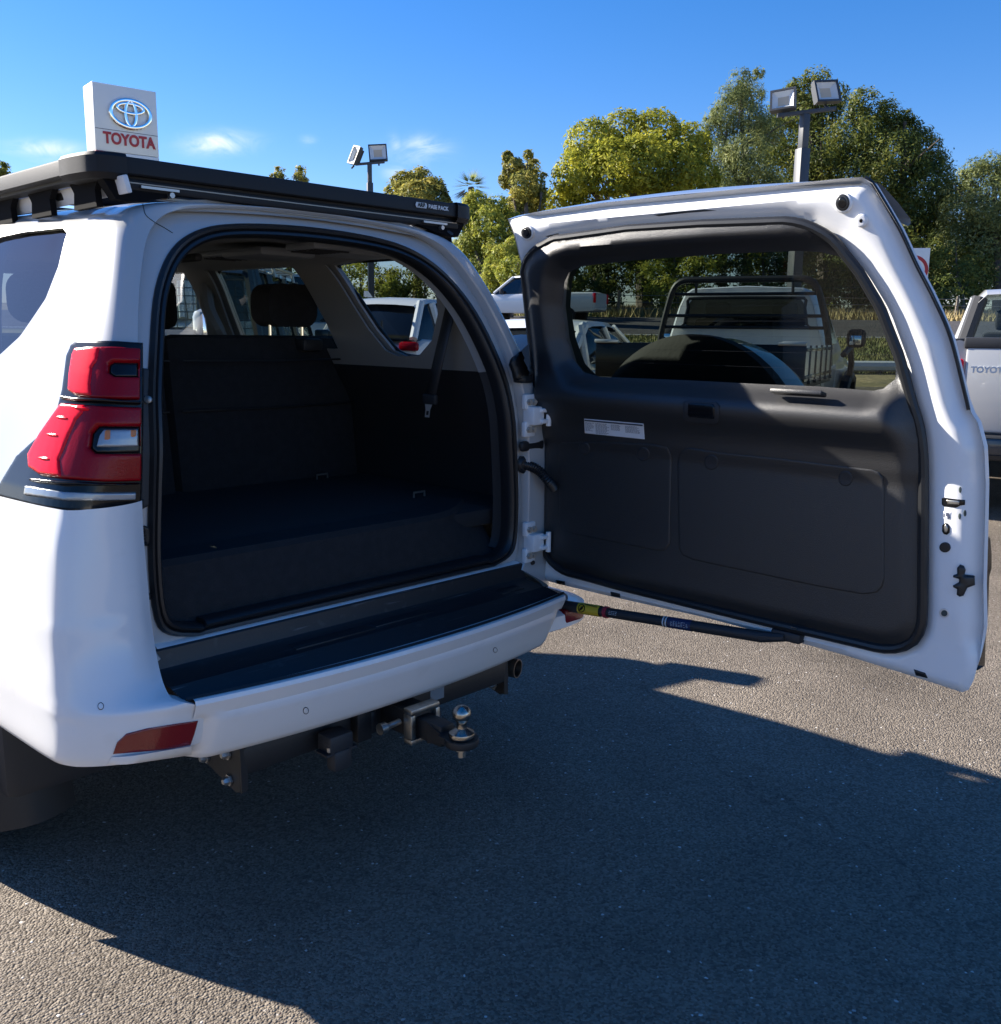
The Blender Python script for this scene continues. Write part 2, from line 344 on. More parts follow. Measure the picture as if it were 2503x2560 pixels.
def asphalt(name, dark, light, scale, bump):
    m = bpy.data.materials.new(name); m.use_nodes = True; nt = m.node_tree; b = nt.nodes['Principled BSDF']; L = nt.links.new
    tc = nt.nodes.new('ShaderNodeTexCoord'); v = nt.nodes.new('ShaderNodeTexVoronoi'); v.inputs['Scale'].default_value = scale; v.inputs['Randomness'].default_value = 1
    L(tc.outputs['Object'], v.inputs['Vector'])
    n = nt.nodes.new('ShaderNodeTexNoise'); n.inputs['Scale'].default_value = .9; n.inputs['Detail'].default_value = 8; n.inputs['Roughness'].default_value = .65; L(tc.outputs['Object'], n.inputs['Vector'])
    cr = nt.nodes.new('ShaderNodeValToRGB'); cr.color_ramp.elements[0].color = (*dark, 1); cr.color_ramp.elements[1].color = (*light, 1)
    cr.color_ramp.elements[0].position = .05; cr.color_ramp.elements[1].position = .985
    e = cr.color_ramp.elements.new(.997); e.color = (*light, 1); e = cr.color_ramp.elements.new(1.0); e.color = (.75, .73, .7, 1)
    sep = nt.nodes.new('ShaderNodeSeparateColor'); L(v.outputs['Color'], sep.inputs[0]); L(sep.outputs[0], cr.inputs[0])
    mx = nt.nodes.new('ShaderNodeMix'); mx.data_type = 'RGBA'; mx.blend_type = 'MULTIPLY'; mx.inputs[0].default_value = 1
    mr = nt.nodes.new('ShaderNodeMapRange'); mr.inputs[1].default_value = .35; mr.inputs[2].default_value = .7; mr.inputs[3].default_value = .76; mr.inputs[4].default_value = 1.14
    L(n.outputs['Fac'], mr.inputs[0]); L(cr.outputs[0], mx.inputs[6]); L(mr.outputs[0], mx.inputs[7]); 
    # hairline cracks and a few oil stains
    nd = nt.nodes.new('ShaderNodeTexNoise'); nd.inputs['Scale'].default_value = 1.7; nd.inputs['Detail'].default_value = 5; L(tc.outputs['Object'], nd.inputs['Vector'])
    va = nt.nodes.new('ShaderNodeVectorMath'); va.operation = 'MULTIPLY_ADD'; va.inputs[1].default_value = (1.1, 1.1, 0); L(nd.outputs['Color'], va.inputs[0]); L(tc.outputs['Object'], va.inputs[2])
    vc = nt.nodes.new('ShaderNodeTexVoronoi'); vc.feature = 'DISTANCE_TO_EDGE'; vc.inputs['Scale'].default_value = .42; L(va.outputs[0], vc.inputs['Vector'])
    mc = nt.nodes.new('ShaderNodeMapRange'); mc.inputs[1].default_value = .0006; mc.inputs[2].default_value = .0030; mc.inputs[3].default_value = .78; mc.inputs[4].default_value = 1.0; L(vc.outputs['Distance'], mc.inputs[0])
    ns = nt.nodes.new('ShaderNodeTexNoise'); ns.inputs['Scale'].default_value = .55; ns.inputs['Detail'].default_value = 3; L(tc.outputs['Object'], ns.inputs['Vector'])
    ms = nt.nodes.new('ShaderNodeMapRange'); ms.inputs[1].default_value = .63; ms.inputs[2].default_value = .74; ms.inputs[3].default_value = 1.0; ms.inputs[4].default_value = .72; L(ns.outputs['Fac'], ms.inputs[0])
    mm = nt.nodes.new('ShaderNodeMath'); mm.operation = 'MULTIPLY'; L(mc.outputs[0], mm.inputs[0]); L(ms.outputs[0], mm.inputs[1])
    m3 = nt.nodes.new('ShaderNodeMix'); m3.data_type = 'RGBA'; m3.blend_type = 'MULTIPLY'; m3.inputs[0].default_value = 1; L(mx.outputs[2], m3.inputs[6]); L(mm.outputs[0], m3.inputs[7]); L(m3.outputs[2], b.inputs['Base Color'])
    b.inputs['Roughness'].default_value = .78; b.inputs['Specular IOR Level'].default_value = .10
    bp = nt.nodes.new('ShaderNodeBump'); bp.inputs['Strength'].default_value = bump; bp.inputs['Distance'].default_value = .005
    ad = nt.nodes.new('ShaderNodeMath'); ad.operation = 'SUBTRACT'; L(sep.outputs[1], ad.inputs[0]); L(v.outputs['Distance'], ad.inputs[1]); L(ad.outputs[0], bp.inputs['Height']); L(bp.outputs[0], b.inputs['Normal'])
    return m
M['asphalt'] = asphalt('car_park_asphalt', (.134, .112, .090), (.285, .243, .196), 150, 1.0)
M['road'] = asphalt('road_asphalt', (.05, .05, .052), (.14, .13, .13), 40, .4)
M['paddock'] = mat('dry_grass_ground', (.34, .26, .13), .95, noise=(.6, (.16, .14, .06), .35, .65), bump=(3, .8, .1))
M['verge'] = mat('verge_ground', (.10, .12, .03), .95, noise=(.8, (.20, .17, .07), .45, .7), bump=(9, .8, .05))
strip('ground', -60, 1400, -900, 900, 60, 100, -.30, M['paddock'])
strip('car_park', -40, 21.3, -60, 60, .8, 2, 0, M['asphalt'])
strip('grass_verge', 21, 31.3, -60, 60, .8, 1, .004, M['verge'])
strip('road', 31, 40.3, -80, 80, .8, 2, .008, M['road'])
strip('roadside_paddock', 40, 110, -110, 110, 1.5, 3, .0, M['paddock'])
strip('road_edge_line', 31.5, 31.62, -80, 80, .12, 2, .014, M['white_label'])

def grassmat(name, a, b_):
    m = mat(name, a, .8); nt = m.node_tree; b = nt.nodes['Principled BSDF']
    g = nt.nodes.new('ShaderNodeNewGeometry'); n = nt.nodes.new('ShaderNodeTexNoise'); n.inputs['Scale'].default_value = 1.3; n.inputs['Detail'].default_value = 5
    x = nt.nodes.new('ShaderNodeMix'); x.data_type = 'RGBA'; x.inputs[6].default_value = (*a, 1); x.inputs[7].default_value = (*b_, 1)
    mr = nt.nodes.new('ShaderNodeMapRange'); mr.inputs[1].default_value = .35; mr.inputs[2].default_value = .65
    nt.links.new(g.outputs['Position'], n.inputs['Vector']); nt.links.new(n.outputs['Fac'], mr.inputs[0]); nt.links.new(mr.outputs[0], x.inputs[0]); nt.links.new(x.outputs[2], b.inputs['Base Color'])
    return m
def grass(name, s0, s1, l0, l1, n, h, m, lift=0.0):
    mb = MB()
    for i in range(n):
        p = loc(random.uniform(s0, s1), random.uniform(l0, l1)); a = random.uniform(0, math.pi); H = h*random.uniform(.5, 1.3); w = random.uniform(.012, .03)*(1+h)
        d = Vector((math.cos(a), math.sin(a), 0))*w; lean_ = Vector((random.gauss(0, .35), random.gauss(0, .35), 1))*H
        mb.v += [tuple(p-d), tuple(p+d), tuple(p+lean_)]; k = len(mb.v); mb.f.append((k-3, k-2, k-1))
    return tag(raw(mb, name, m, None, False), kind='stuff')
grass('verge_grass', 21.0, 31, 3, 17, 26000, .10, grassmat('short_green_grass', (.10, .13, .025), (.26, .22, .08)))
grass('dry_grass', 40.6, 56, 4, 40, 26000, .42, grassmat('dry_yellow_grass', (.42, .31, .14), (.26, .21, .08)))
grass('roadside_grass', 40.5, 50, -12, 5, 9000, .35, grassmat('pale_roadside_grass', (.26, .23, .08), (.12, .14, .04)))
# ---------------------------------------------------------------- trees
def leafmat(name, a, b_, dark):
    m = bpy.data.materials.new(name); m.use_nodes = True; nt = m.node_tree; L = nt.links.new; nt.nodes.remove(nt.nodes['Principled BSDF'])
    g = nt.nodes.new('ShaderNodeNewGeometry'); n = nt.nodes.new('ShaderNodeTexNoise'); n.inputs['Scale'].default_value = .9; n.inputs['Detail'].default_value = 3
    L(g.outputs['Position'], n.inputs['Vector'])
    r = nt.nodes.new('ShaderNodeValToRGB'); e = r.color_ramp.elements; e[0].position = .3; e[0].color = (*dark, 1); e[1].position = .72; e[1].color = (*b_, 1); q = e.new(.5); q.color = (*a, 1)
    ad = nt.nodes.new('ShaderNodeMath'); ad.operation = 'MULTIPLY_ADD'; ad.inputs[1].default_value = .35; L(g.outputs['Random Per Island'], ad.inputs[0])
    sb = nt.nodes.new('ShaderNodeMath'); sb.operation = 'SUBTRACT'; sb.inputs[1].default_value = .17; L(n.outputs['Fac'], sb.inputs[0]); L(sb.outputs[0], ad.inputs[2]); L(ad.outputs[0], r.inputs[0])
    d = nt.nodes.new('ShaderNodeBsdfDiffuse'); t = nt.nodes.new('ShaderNodeBsdfTranslucent'); gl = nt.nodes.new('ShaderNodeBsdfGlossy'); gl.inputs['Roughness'].default_value = .45
    L(r.outputs[0], d.inputs[0]); L(r.outputs[0], t.inputs[0]); mx = nt.nodes.new('ShaderNodeMixShader'); mx.inputs[0].default_value = .45; L(d.outputs[0], mx.inputs[1]); L(t.outputs[0], mx.inputs[2])
    m2 = nt.nodes.new('ShaderNodeMixShader'); m2.inputs[0].default_value = .015; L(mx.outputs[0], m2.inputs[1]); L(gl.outputs[0], m2.inputs[2]); L(m2.outputs[0], nt.nodes['Material Output'].inputs[0])
    return m
LEAF = {'gum': leafmat('yellow_green_leaves', (0.312, 0.325, 0.037), (0.525, 0.488, 0.069), (0.125, 0.150, 0.027)),
        'pine': leafmat('dark_pine_needles', (0.131, 0.163, 0.037), (0.260, 0.258, 0.053), (0.060, 0.084, 0.025)),
        'oak': leafmat('grey_green_needles', (0.189, 0.227, 0.084), (0.301, 0.315, 0.107), (0.101, 0.131, 0.051)),
        'bush': leafmat('bright_green_leaves', (0.281, 0.314, 0.051), (0.487, 0.454, 0.082), (0.109, 0.141, 0.029)),
        'gum2': leafmat('olive_leaves', (0.299, 0.288, 0.070), (0.484, 0.411, 0.099), (0.143, 0.160, 0.044))}
def leaf_cloud(mb, lobes, n, size, aspect=.45, shell=.72, droop=0.0):
    """leaf-sized quads through the outer part of overlapping lobes (centre, radii)"""
    vol = np.array([r[0]*r[2] for _, r in lobes]); vol = vol/vol.sum()
    cnt = rng.multinomial(n, vol)
    for (c, r), k in zip(lobes, cnt):
        if not k: continue
        d = rng.normal(size=(k, 3)); d /= np.linalg.norm(d, axis=1)[:, None]
        # clump the directions so the crown has tufts and gaps
        nt_ = max(5, k//110); T = rng.normal(size=(nt_, 3)); T /= np.linalg.norm(T, axis=1)[:, None]
        q = T[rng.integers(0, nt_, k)]; tuft = rng.random(k) < .80
        d[tuft] = (q+rng.normal(size=(k, 3))*.22)[tuft]; d /= np.linalg.norm(d, axis=1)[:, None]
        rad = (shell+(1-shell)*rng.random(k)**.6)*(1+.07*rng.normal(size=k)); deep = rng.random(k) < .25; rad[deep] *= rng.random(deep.sum())**.5
        P = np.array(c)+d*rad[:, None]*np.array(r)
        nrm = d*.9+rng.normal(size=(k, 3))*.42+np.array([0, 0, .25]); nrm /= np.linalg.norm(nrm, axis=1)[:, None]
        a = rng.normal(size=(k, 3)); a[:, 2] -= droop; a -= nrm*(a*nrm).sum(1)[:, None]; a /= np.linalg.norm(a, axis=1)[:, None]+1e-9
        b = np.cross(nrm, a)
        s = size*(.45+1.1*rng.random(k)**1.5)[:, None]; A = a*s; B = b*s*aspect
        n0 = len(mb.v); Q = np.stack([P-A, P+B*.9-A*.1, P+A, P-B*.9+A*.1], 1).reshape(-1, 3)
        mb.v += [tuple(x) for x in Q]; mb.f += [(n0+4*i, n0+4*i+1, n0+4*i+2, n0+4*i+3) for i in range(k)]
def lobe(X, Y, rp, depth, dd=0.0, sq=(1, 1)):    # photo position and size at a real distance
    c = at(X, Y, depth+dd); r = rp*(depth+dd)/CF; return (tuple(c), (r*sq[0], r*sq[0], r*sq[1]))
def tree(name, label, cat, kind, base, lobes, n, size, trunk_r=.25, limbs=6, group=None, aspect=.45, shell=.72, droop=0.0, top=None):
    base = Vector(base); root = empty(name, base, 0, label, cat, group)
    cz = sum(l[0][2] for l in lobes)/len(lobes); cx = sum(l[0][0] for l in lobes)/len(lobes); cy = sum(l[0][1] for l in lobes)/len(lobes)
    topz = max(l[0][2] for l in lobes); mb = MB(); mid = Vector((cx, cy, cz))-base
    tp = Vector((mid.x, mid.y, (topz-base.z)*.93)); m1 = Vector((mid.x*.25, mid.y*.25, mid.z*.45)); m2 = Vector((mid.x*.7, mid.y*.7, mid.z*.9))
    cs = curve([(0, 0, -.1), m1, m2, tp], 9); mb.tube([Vector(p) for p in cs], [trunk_r*(1.15-.95*i/8) for i in range(9)], 9)
    for i in range(limbs):
        l = lobes[int(i*len(lobes)/limbs) % len(lobes)]; e = Vector(l[0])-base; a = Vector(cs[min(7, 2+i % 5)])
        e = a+(e-a)*.92; m_ = (a+e)*.5+Vector((random.gauss(0, .2), random.gauss(0, .2), -.08*(e-a).length))
        pts = curve([a, m_, e], 6); mb.tube([Vector(p) for p in pts], [trunk_r*.42*(1-.8*k/5) for k in range(6)], 6)
        for j in range(3):
            b0 = Vector(pts[3]); e2 = e+Vector((random.gauss(0, 1), random.gauss(0, 1), random.gauss(.2, .7)))*l[1][0]*.6
            mb.tube([b0, (b0+e2)/2+Vector((0, 0, .1)), e2], [trunk_r*.2, trunk_r*.12, trunk_r*.05], 5)
    mb.build('trunk', M['bark'], root)
    n = int(n*2.3); size *= .62; lm = MB(); leaf_cloud(lm, [((l[0][0]-base.x, l[0][1]-base.y, l[0][2]-base.z), l[1]) for l in lobes], n, size, aspect, shell, droop)
    raw(lm, 'crown', LEAF[kind], root, False); return root
def L1(D, L): return [lobe(X, Y, r, D, dd) for X, Y, r, dd in L]
g = 'trees across the road'
tree('spreading_gum_tree', 'rounded yellow-green tree with a domed crown between the palm and the tall pines', 'tree', 'gum', pxloc(1600, 50),
     L1(50, [(1480, 370, 70, 0), (1560, 340, 62, 1), (1640, 345, 66, 0), (1720, 370, 62, 1), (1440, 440, 60, -1), (1530, 420, 70, -2), (1610, 410, 72, -2), (1690, 430, 72, -1), (1750, 450, 50, 1), (1400, 500, 40, 0), (1590, 490, 50, 3), (1670, 500, 56, 3), (1460, 530, 42, 0), (1380, 560, 40, 1), (1420, 620, 45, 2), (1720, 540, 60, 2), (1500, 610, 40, 3), (1680, 610, 50, 4)]), 26000, .17, .42, 9, g, .5, .84)
tree('feathery_pine_tree', 'tall feathery grey-green pine with a pointed top left of the near floodlight', 'tree', 'oak', pxloc(1850, 54),
     L1(54, [(1850, 205, 34, 0), (1830, 250, 44, 0), (1880, 240, 36, 1), (1800, 310, 48, 0), (1870, 310, 60, 0), (1800, 390, 54, 0), (1870, 400, 70, -1), (1920, 330, 46, 1), (1830, 470, 60, 0), (1900, 480, 70, 1), (1840, 560, 70, 1), (1780, 300, 22, 0), (1785, 270, 14, 0), (1895, 185, 18, 0)]), 22000, .17, .3, 8, g, .22, .5, .6)
tree('tall_pine_tree', 'tallest dark pine, its round top just behind the near floodlight heads', 'tree', 'pine', pxloc(2040, 58),
     L1(58, [(2040, 200, 36, 0), (2000, 240, 46, 0), (2085, 240, 40, 1), (1960, 280, 46, 1), (2040, 290, 70, 0), (1950, 360, 66, 0), (2050, 390, 90, -1), (1940, 460, 70, 0), (2030, 500, 100, 0), (1960, 570, 80, 1), (2060, 620, 100, 1)]), 24000, .19, .4, 8, g, .35, .62, .2)
tree('broad_pine_tree', 'broad dark pine sloping down to the right of the near floodlight', 'tree', 'pine', pxloc(2230, 56),
     L1(56, [(2160, 270, 50, 0), (2210, 300, 52, 1), (2140, 350, 74, 0), (2250, 330, 52, 0), (2300, 370, 52, 1), (2230, 420, 90, -1), (2330, 420, 56, 0), (2150, 480, 100, 0), (2310, 500, 84, -1), (2230, 580, 110, 0), (2360, 480, 40, 1), (2340, 600, 80, 0), (2180, 680, 90, 1), (2290, 690, 80, 1), (2270, 290, 20, 0)]), 30000, .19, .45, 9, g, .35, .62, .2)
tree('edge_pine_tree', 'lighter green pine at the right edge of the view behind the white ute', 'tree', 'oak', pxloc(2470, 52),
     L1(52, [(2400, 470, 46, 1), (2440, 440, 46, 0), (2490, 420, 46, 0), (2540, 440, 60, 0), (2420, 540, 70, 0), (2500, 520, 84, -1), (2440, 620, 84, 0), (2530, 630, 84, 0), (2400, 680, 60, 1), (2480, 700, 70, 0), (2590, 540, 80, 1)]), 20000, .17, .4, 7, g, .3, .6, .3)
tree('ragged_gum_tree', 'thin ragged gum tree with an airy top beside the palm', 'tree', 'gum2', pxloc(1310, 48),
     L1(48, [(1270, 395, 16, 0), (1320, 388, 14, 0), (1285, 420, 28, 0), (1330, 425, 26, 1), (1270, 450, 24, 0), (1310, 465, 38, -1), (1345, 470, 24, 0), (1300, 510, 34, 0), (1340, 515, 28, 1), (1270, 540, 30, 1), (1360, 440, 9, 0), (1350, 495, 16, 0)]), 6500, .15, .22, 8, g)
tree('round_bushy_tree', 'low round brownish-green tree behind the right end of the roof rack', 'tree', 'gum2', pxloc(1040, 50),
     L1(50, [(1010, 462, 34, 0), (1050, 455, 36, 1), (1085, 475, 34, 0), (995, 490, 36, -1), (1040, 500, 46, -2), (1095, 510, 36, 0), (1060, 560, 60, 0), (1120, 505, 12, 1)]), 9000, .15, .25, 5, g)
tree('leafy_tree', 'dense mid-green tree below the palm, left of the open tailgate', 'tree', 'bush', pxloc(1210, 44),
     L1(44, [(1190, 510, 34, 0), (1240, 520, 34, 1), (1170, 550, 40, 0), (1220, 560, 44, -1), (1280, 560, 36, 1), (1190, 610, 46, 0), (1250, 620, 46, -1), (1300, 600, 34, 0), (1215, 670, 50, 0), (1160, 630, 40, 1), (1150, 700, 50, 1)]), 12000, .13, .25, 5, g)
tree('roadside_bush', 'bright yellow-green bush lit by the sun beside the open tailgate', 'bush', 'bush', pxloc(1270, 39),
     L1(39, [(1262, 640, 34, 0), (1290, 620, 30, 0), (1240, 670, 34, 0), (1280, 680, 40, -1), (1230, 710, 36, 0), (1270, 725, 36, 0), (1310, 650, 34, 1), (1320, 700, 40, 1)]), 9000, .10, .12, 4, g)
tree('distant_tree', 'small treetops peeping over the middle of the roof rack', 'tree', 'gum2', pxloc(730, 60),
     L1(60, [(700, 432, 16, 0), (752, 428, 16, 0), (690, 450, 18, 0), (750, 455, 22, 0), (720, 490, 40, 0)]), 3000, .15, .2, 4, g)
tree('distant_dark_tree', 'dark treetop above the rack at the left edge of the view', 'tree', 'pine', pxloc(10, 60),
     L1(60, [(0, 430, 26, 0), (-40, 440, 40, 0), (-10, 470, 40, 0)]), 2500, .2, .25, 4, g)
for X, D_, kd, lb in ((1480, 45, 'pine', 'dark shrub at the left below the pines, seen through the tailgate window'), (1680, 44, 'bush', 'tall leafy shrub behind the tray ute cab, seen through the tailgate window'),
                      (1900, 47, 'pine', 'dark shrub under the pines right of the tray ute headboard'), (2120, 50, 'pine', 'dark shrub under the broad pine behind the tailgate frame'), (2380, 50, 'pine', 'dark shrub under the pines left of the ute at the right edge')):
    tree('understorey_shrub', lb, 'shrub', kd, pxloc(X, D_), L1(D_, [(X-60, 700, 52, 0), (X, 660, 62, 1), (X+60, 690, 56, 0), (X-20, 740, 52, -1), (X+40, 745, 46, 0), (X-90, 640, 44, 2), (X+90, 630, 50, 2), (X, 600, 60, 3)]), 6500, .15, .12, 4, 'shrubs under the pines')
for X, D_, kd, lb in ((560, 47, 'gum2', 'dark hedge bush low behind the dark four-wheel drive, seen through the cabin'), (720, 46, 'pine', 'dark bush behind the rear headrest, seen through the cabin'), (900, 46, 'bush', 'green bush above the white hatchback, seen through the cabin'), (1060, 47, 'pine', 'dark bush right of the hatchback aerial, seen through the cabin')):
    tree('roadside_shrub', lb, 'shrub', kd, pxloc(X, D_), L1(D_, [(X-70, 720, 50, 0), (X, 690, 56, 1), (X+70, 715, 50, 0), (X-30, 760, 52, -1), (X+40, 765, 50, 0), (X-80, 770, 44, 1), (X+85, 770, 44, 1)]), 4500, .15, .1, 4, 'shrubs along the roadside')
# palm
pb = pxloc(1178, 50); root = empty('palm_tree', pb, 0, 'shaggy fan palm standing above the leafy tree right of the roof rack', 'palm tree', g)
top = at(1178, 470, 50)-pb
MB().tube([(0, 0, -.1), top*.5+Vector((.1, 0, 0)), top], [.24, .2, .17], 9).build('trunk', M['bark'], root)
fm = MB(); dm = MB()
for i in range(46):
    a = random.uniform(0, 6.28); e = random.uniform(-1.25, 1.35); dead = e < -.25
    d = Vector((math.cos(a)*math.cos(e), math.sin(a)*math.cos(e), math.sin(e))); st = top+d*random.uniform(.3, .5)
    s = d.cross(Vector((0, 0, 1))).normalized()
    for k in range(-5, 6):
        b = (d*math.cos(k*.16)+s*math.sin(k*.16)).normalized(); e1 = st+b*random.uniform(.55, .85)+Vector((0, 0, -.16)); w = s*.03
        mm = dm if dead else fm; n = len(mm.v); mm.v += [tuple(st-w), tuple(st+w), tuple(e1)]; mm.f.append((n, n+1, n+2))
raw(fm, 'fronds', LEAF['oak'], root, False); raw(dm, 'dead_fronds', M['wood'], root, False)
# ---------------------------------------------------------------- pylon sign
def pylon():
    A = at(229.7, 204, 25.0); B = at(389.6, 229, 26.05); A2 = at(230, 369, 25.0)
    ux = (B-A); ux.z = 0; Wd = ux.length; ux.normalize(); n = ux.cross(Vector((0, 0, 1))) # towards viewer
    ztop = (A.z+B.z)/2; base = Vector((A.x, A.y, gz(A.x, A.y))); H = ztop-base.z
    root = empty('pylon_sign', base, 0, 'tall white dealership sign with chrome emblem and red lettering above the roof rack', 'sign')
    R = Matrix((( ux.x, -n.x, 0), (ux.y, -n.y, 0), (0, 0, 1)))
    D_ = .75
    def loc_(u, d, z): return ux*u - n*d + Vector((0, 0, z))
    zl = A2.z-base.z
    for z0, z1, nm in ((zl+.012, H, 'sign_panel'), (0, zl, 'sign_base_panel')):
        c = loc_(Wd/2, D_/2, (z0+z1)/2); MB().box(c, (Wd, D_, z1-z0), R, .008).build(nm, M['sign_white'], root)
    zline = (at(232, 314.5, 25.0)).z-base.z
    MB().box(loc_(Wd/2, -.002, zline), (Wd-.02, .006, .012), R).build('panel_joint', M['pole'], root)
    MB().box(loc_(.12, D_/2, zl-.09), (.26, D_+.02, .17), R, .004).build('red_corner_block', M['sign_red'], root)
    F = lambda u, d, z: Matrix(((ux.x, 0, n.x, loc_(u, d, z).x), (ux.y, 0, n.y, loc_(u, d, z).y), (0, 1, 0, loc_(u, d, z).z), (0, 0, 0, 1)))
    E = .0
    ec = loc_(Wd*.565, -.05, (at(319, 281, 25.5)).z-base.z); a = Wd*.312; b = a*.66
    def el(cu, cz, ra, rb, th, n_=48): return [ec+ux*(cu+ra*math.cos(t))+Vector((0, 0, cz+rb*math.sin(t)))+n*(.0) for t in [2*math.pi*k/n_ for k in range(n_)]]
    mb = MB()
    mb.tube(el(0, 0, a, b, 0), a*.115, 8, True, up=n, flat=.7)
    mb.tube(el(0, b*.38, a*.66, b*.36, 0), a*.095, 8, True, up=n, flat=.7)
    mb.tube(el(0, 0, a*.27, b*.93, 0), a*.095, 8, True, up=n, flat=.7)
    mb.build('emblem', M['chrome'], root)
    tc_ = loc_(Wd*.53, -.0, (at(312, 347, 25.5)).z-base.z)
    t = text('lettering', 'TOYOTA', .40, M['sign_red'], Matrix.Translation(tc_) @ frame((0, 0, 0), ux, (0, 0, 1)), root, .03, .013, Wd*.80/1.62)
    return root
pylon()

# ---------------------------------------------------------------- floodlight poles
def floodpole(name_label, X, Ytop, depth, pw, heads, armL, armR):
    topP = at(X, Ytop, depth); b = Vector((topP.x, topP.y, gz(topP.x, topP.y))); H = topP.z-b.z
    root = empty('floodlight_pole', b, 0, name_label, 'light pole', 'floodlight poles in the car park')
    Rz = Matrix.Rotation(-YA+.35, 3, 'Z')
    MB().box((0, 0, H/2-.25), (pw, pw, H-.5), Rz, .008).build('pole', M['pole'], root)
    MB().box((0, 0, H-.28), (pw*.7, pw*.7, .55), Rz, .006).build('pole_top', M['pole'], root)
    aL = at(*armL, depth)-b; aR = at(*armR, depth)-b
    d = (aR-aL); w = d.normalized(); up = Vector((0, 0, 1)); f = w.cross(up).normalized()
    mA = Matrix((( w.x, f.x, up.x), (w.y, f.y, up.y), (w.z, f.z, up.z)))
    MB().box((aL+aR)/2, (d.length, .05, .06), mA, .004).build('cross_arm', M['pole'], root)
    for (hx, hy, wpx, hpx, yaw, tilt, rl) in heads:
        c = at(hx, hy, depth)-b; W_ = wpx*depth/CF; H_ = hpx*depth/CF
        back = Matrix.Rotation(-YA+yaw, 3, 'Z') @ Matrix.Rotation(tilt, 3, 'X') @ Matrix.Rotation(rl, 3, 'Y')   # local -y faces the viewer
        T = lambda x, y, z: c + back @ Vector((x, y, z))
        mb = MB(); t_ = .030
        for bx, bz, sx, sz in ((0, H_/2-t_/2, W_, t_), (0, -H_/2+t_/2, W_, t_), (-W_/2+t_/2, 0, t_, H_-2*t_), (W_/2-t_/2, 0, t_, H_-2*t_)):
            mb.box(T(bx, 0, bz), (sx, .075, sz), back)
        mb.box(T(0, .055, 0), (W_*.98, .03, H_*.98), back)
        for k in range(-4, 5): mb.box(T(k*W_*.1, .10, 0), (.008, .08, H_*.8), back)
        hd = mb.build('floodlight', M['pole'], root)
        q = MB(); iw, ih = W_/2-t_, H_/2-t_
        o = [T(-iw, -.02, -ih), T(iw, -.02, -ih), T(iw, -.02, ih), T(-iw, -.02, ih)]; i_ = [T(x*.52*iw, .035, z*.52*ih) for x, z in ((-1, -1), (1, -1), (1, 1), (-1, 1))]
        q.add(o+i_, [(k, (k+1) % 4, 4+(k+1) % 4, 4+k) for k in range(4)]); q.build('reflector', M['lamp_glass'], hd, False)
        q = MB(); q.add(i_, [(0, 1, 2, 3)]); q.build('led_board', M['led'], hd, False)
        p = MB(); p.tube([T(0, .09, -H_*.5), T(0, .05, -H_*.5-.09)], .022, 8); p.build('bracket', M['pole'], hd)
    return root
floodpole('near dark grey pole with twin floodlights, rising behind the open tailgate', 2013, 285, 14.5, .165,
          [(1958, 250, 62, 56, -.45, -.35, -.10), (2067, 229, 66, 56, .20, -.30, -.10)], (1943, 289), (2090, 271))
floodpole('far pole with small twin floodlights, rising behind the roof rack', 924, 405, 24.0, .145,
          [(887, 388, 30, 46, -.75, -.30, .25), (945, 382, 46, 42, .1, -.28, -.08)], (890, 411), (962, 405))

# ---------------------------------------------------------------- speed sign, barrier, fence
sp = at(2281, 668, 24); b = Vector((sp.x, sp.y, gz(sp.x, sp.y)))
root = empty('speed_sign', b, 0, 'white speed limit sign with a red ring, half hidden by the tailgate edge', 'sign')
ux = Vector((math.cos(YA+.3), -math.sin(YA+.3), 0)); nn = ux.cross(Vector((0, 0, 1)))
Rm = Matrix(((ux.x, -nn.x, 0), (ux.y, -nn.y, 0), (0, 0, 1))); zc_ = sp.z-b.z
MB().box((0, 0, zc_), (.76, .02, .92), Rm, .004).build('sign_plate', M['sign_white'], root)
MB().cyl(-nn*.05, Vector((0, 0, zc_+.3))-nn*.05, .03, 10).build('post', M['pole'], root)
oc = Vector((0, 0, zc_-.08)) + nn*.013
MB().tube([oc+ux*.335*math.cos(t)+Vector((0, 0, .335*math.sin(t))) for t in [k*math.pi/20 for k in range(40)]], .045, 6, True, up=nn, flat=.15).build('red_ring', M['sign_red'], root)
text('numerals', '60', .44, M['gloss_black'], Matrix.Translation(oc) @ frame((0, 0, 0), ux, (0, 0, 1)), root, .004, .006)

a0 = loc(21.0, 6.0); b0 = loc(21.4, 12.2); dd = (b0-a0).normalized(); root = empty('barrier_rail', a0, 0, 'low white barrier rail lying along the grass verge, seen through the tailgate window', 'barrier')
MB().tube([dd*0+Vector((0, 0, .16)), (b0-a0)+Vector((0, 0, .16))], .115, 8).build('rail', M['sign_white'], root)
for k in range(4): MB().box((b0-a0)*(.08+.28*k)+Vector((0, 0, .04)), (.12, .12, .16)).build('support', M['wood'], root)
nv = dd.cross(Vector((0, 0, 1)))
for u, s in ((.50, '---'), (.56, 'oo')): text('printed_mark', s, .13, M['hole'], Matrix.Translation((b0-a0)*u+Vector((0, 0, .17))+nv*.118) @ frame((0, 0, 0), dd, (0, 0, 1)), root, .001, .004)
f0 = loc(41.5, 2); f1 = loc(42.5, 34); root = empty('wire_fence', f0, 0, 'post and wire fence along the far side of the road', 'fence')
n = 12; tops = []
for k in range(n):
    p = f0.lerp(f1, k/(n-1)); p.z = gz(p.x, p.y); q = p-f0; h = random.uniform(.95, 1.15); ln = Vector((random.gauss(0, .04), random.gauss(0, .04), 0))
    MB().tube([q+Vector((0, 0, -.1)), q+Vector((0, 0, h))+ln], [.075, .062], 8).build('post', M['wood'], root); tops.append(q)
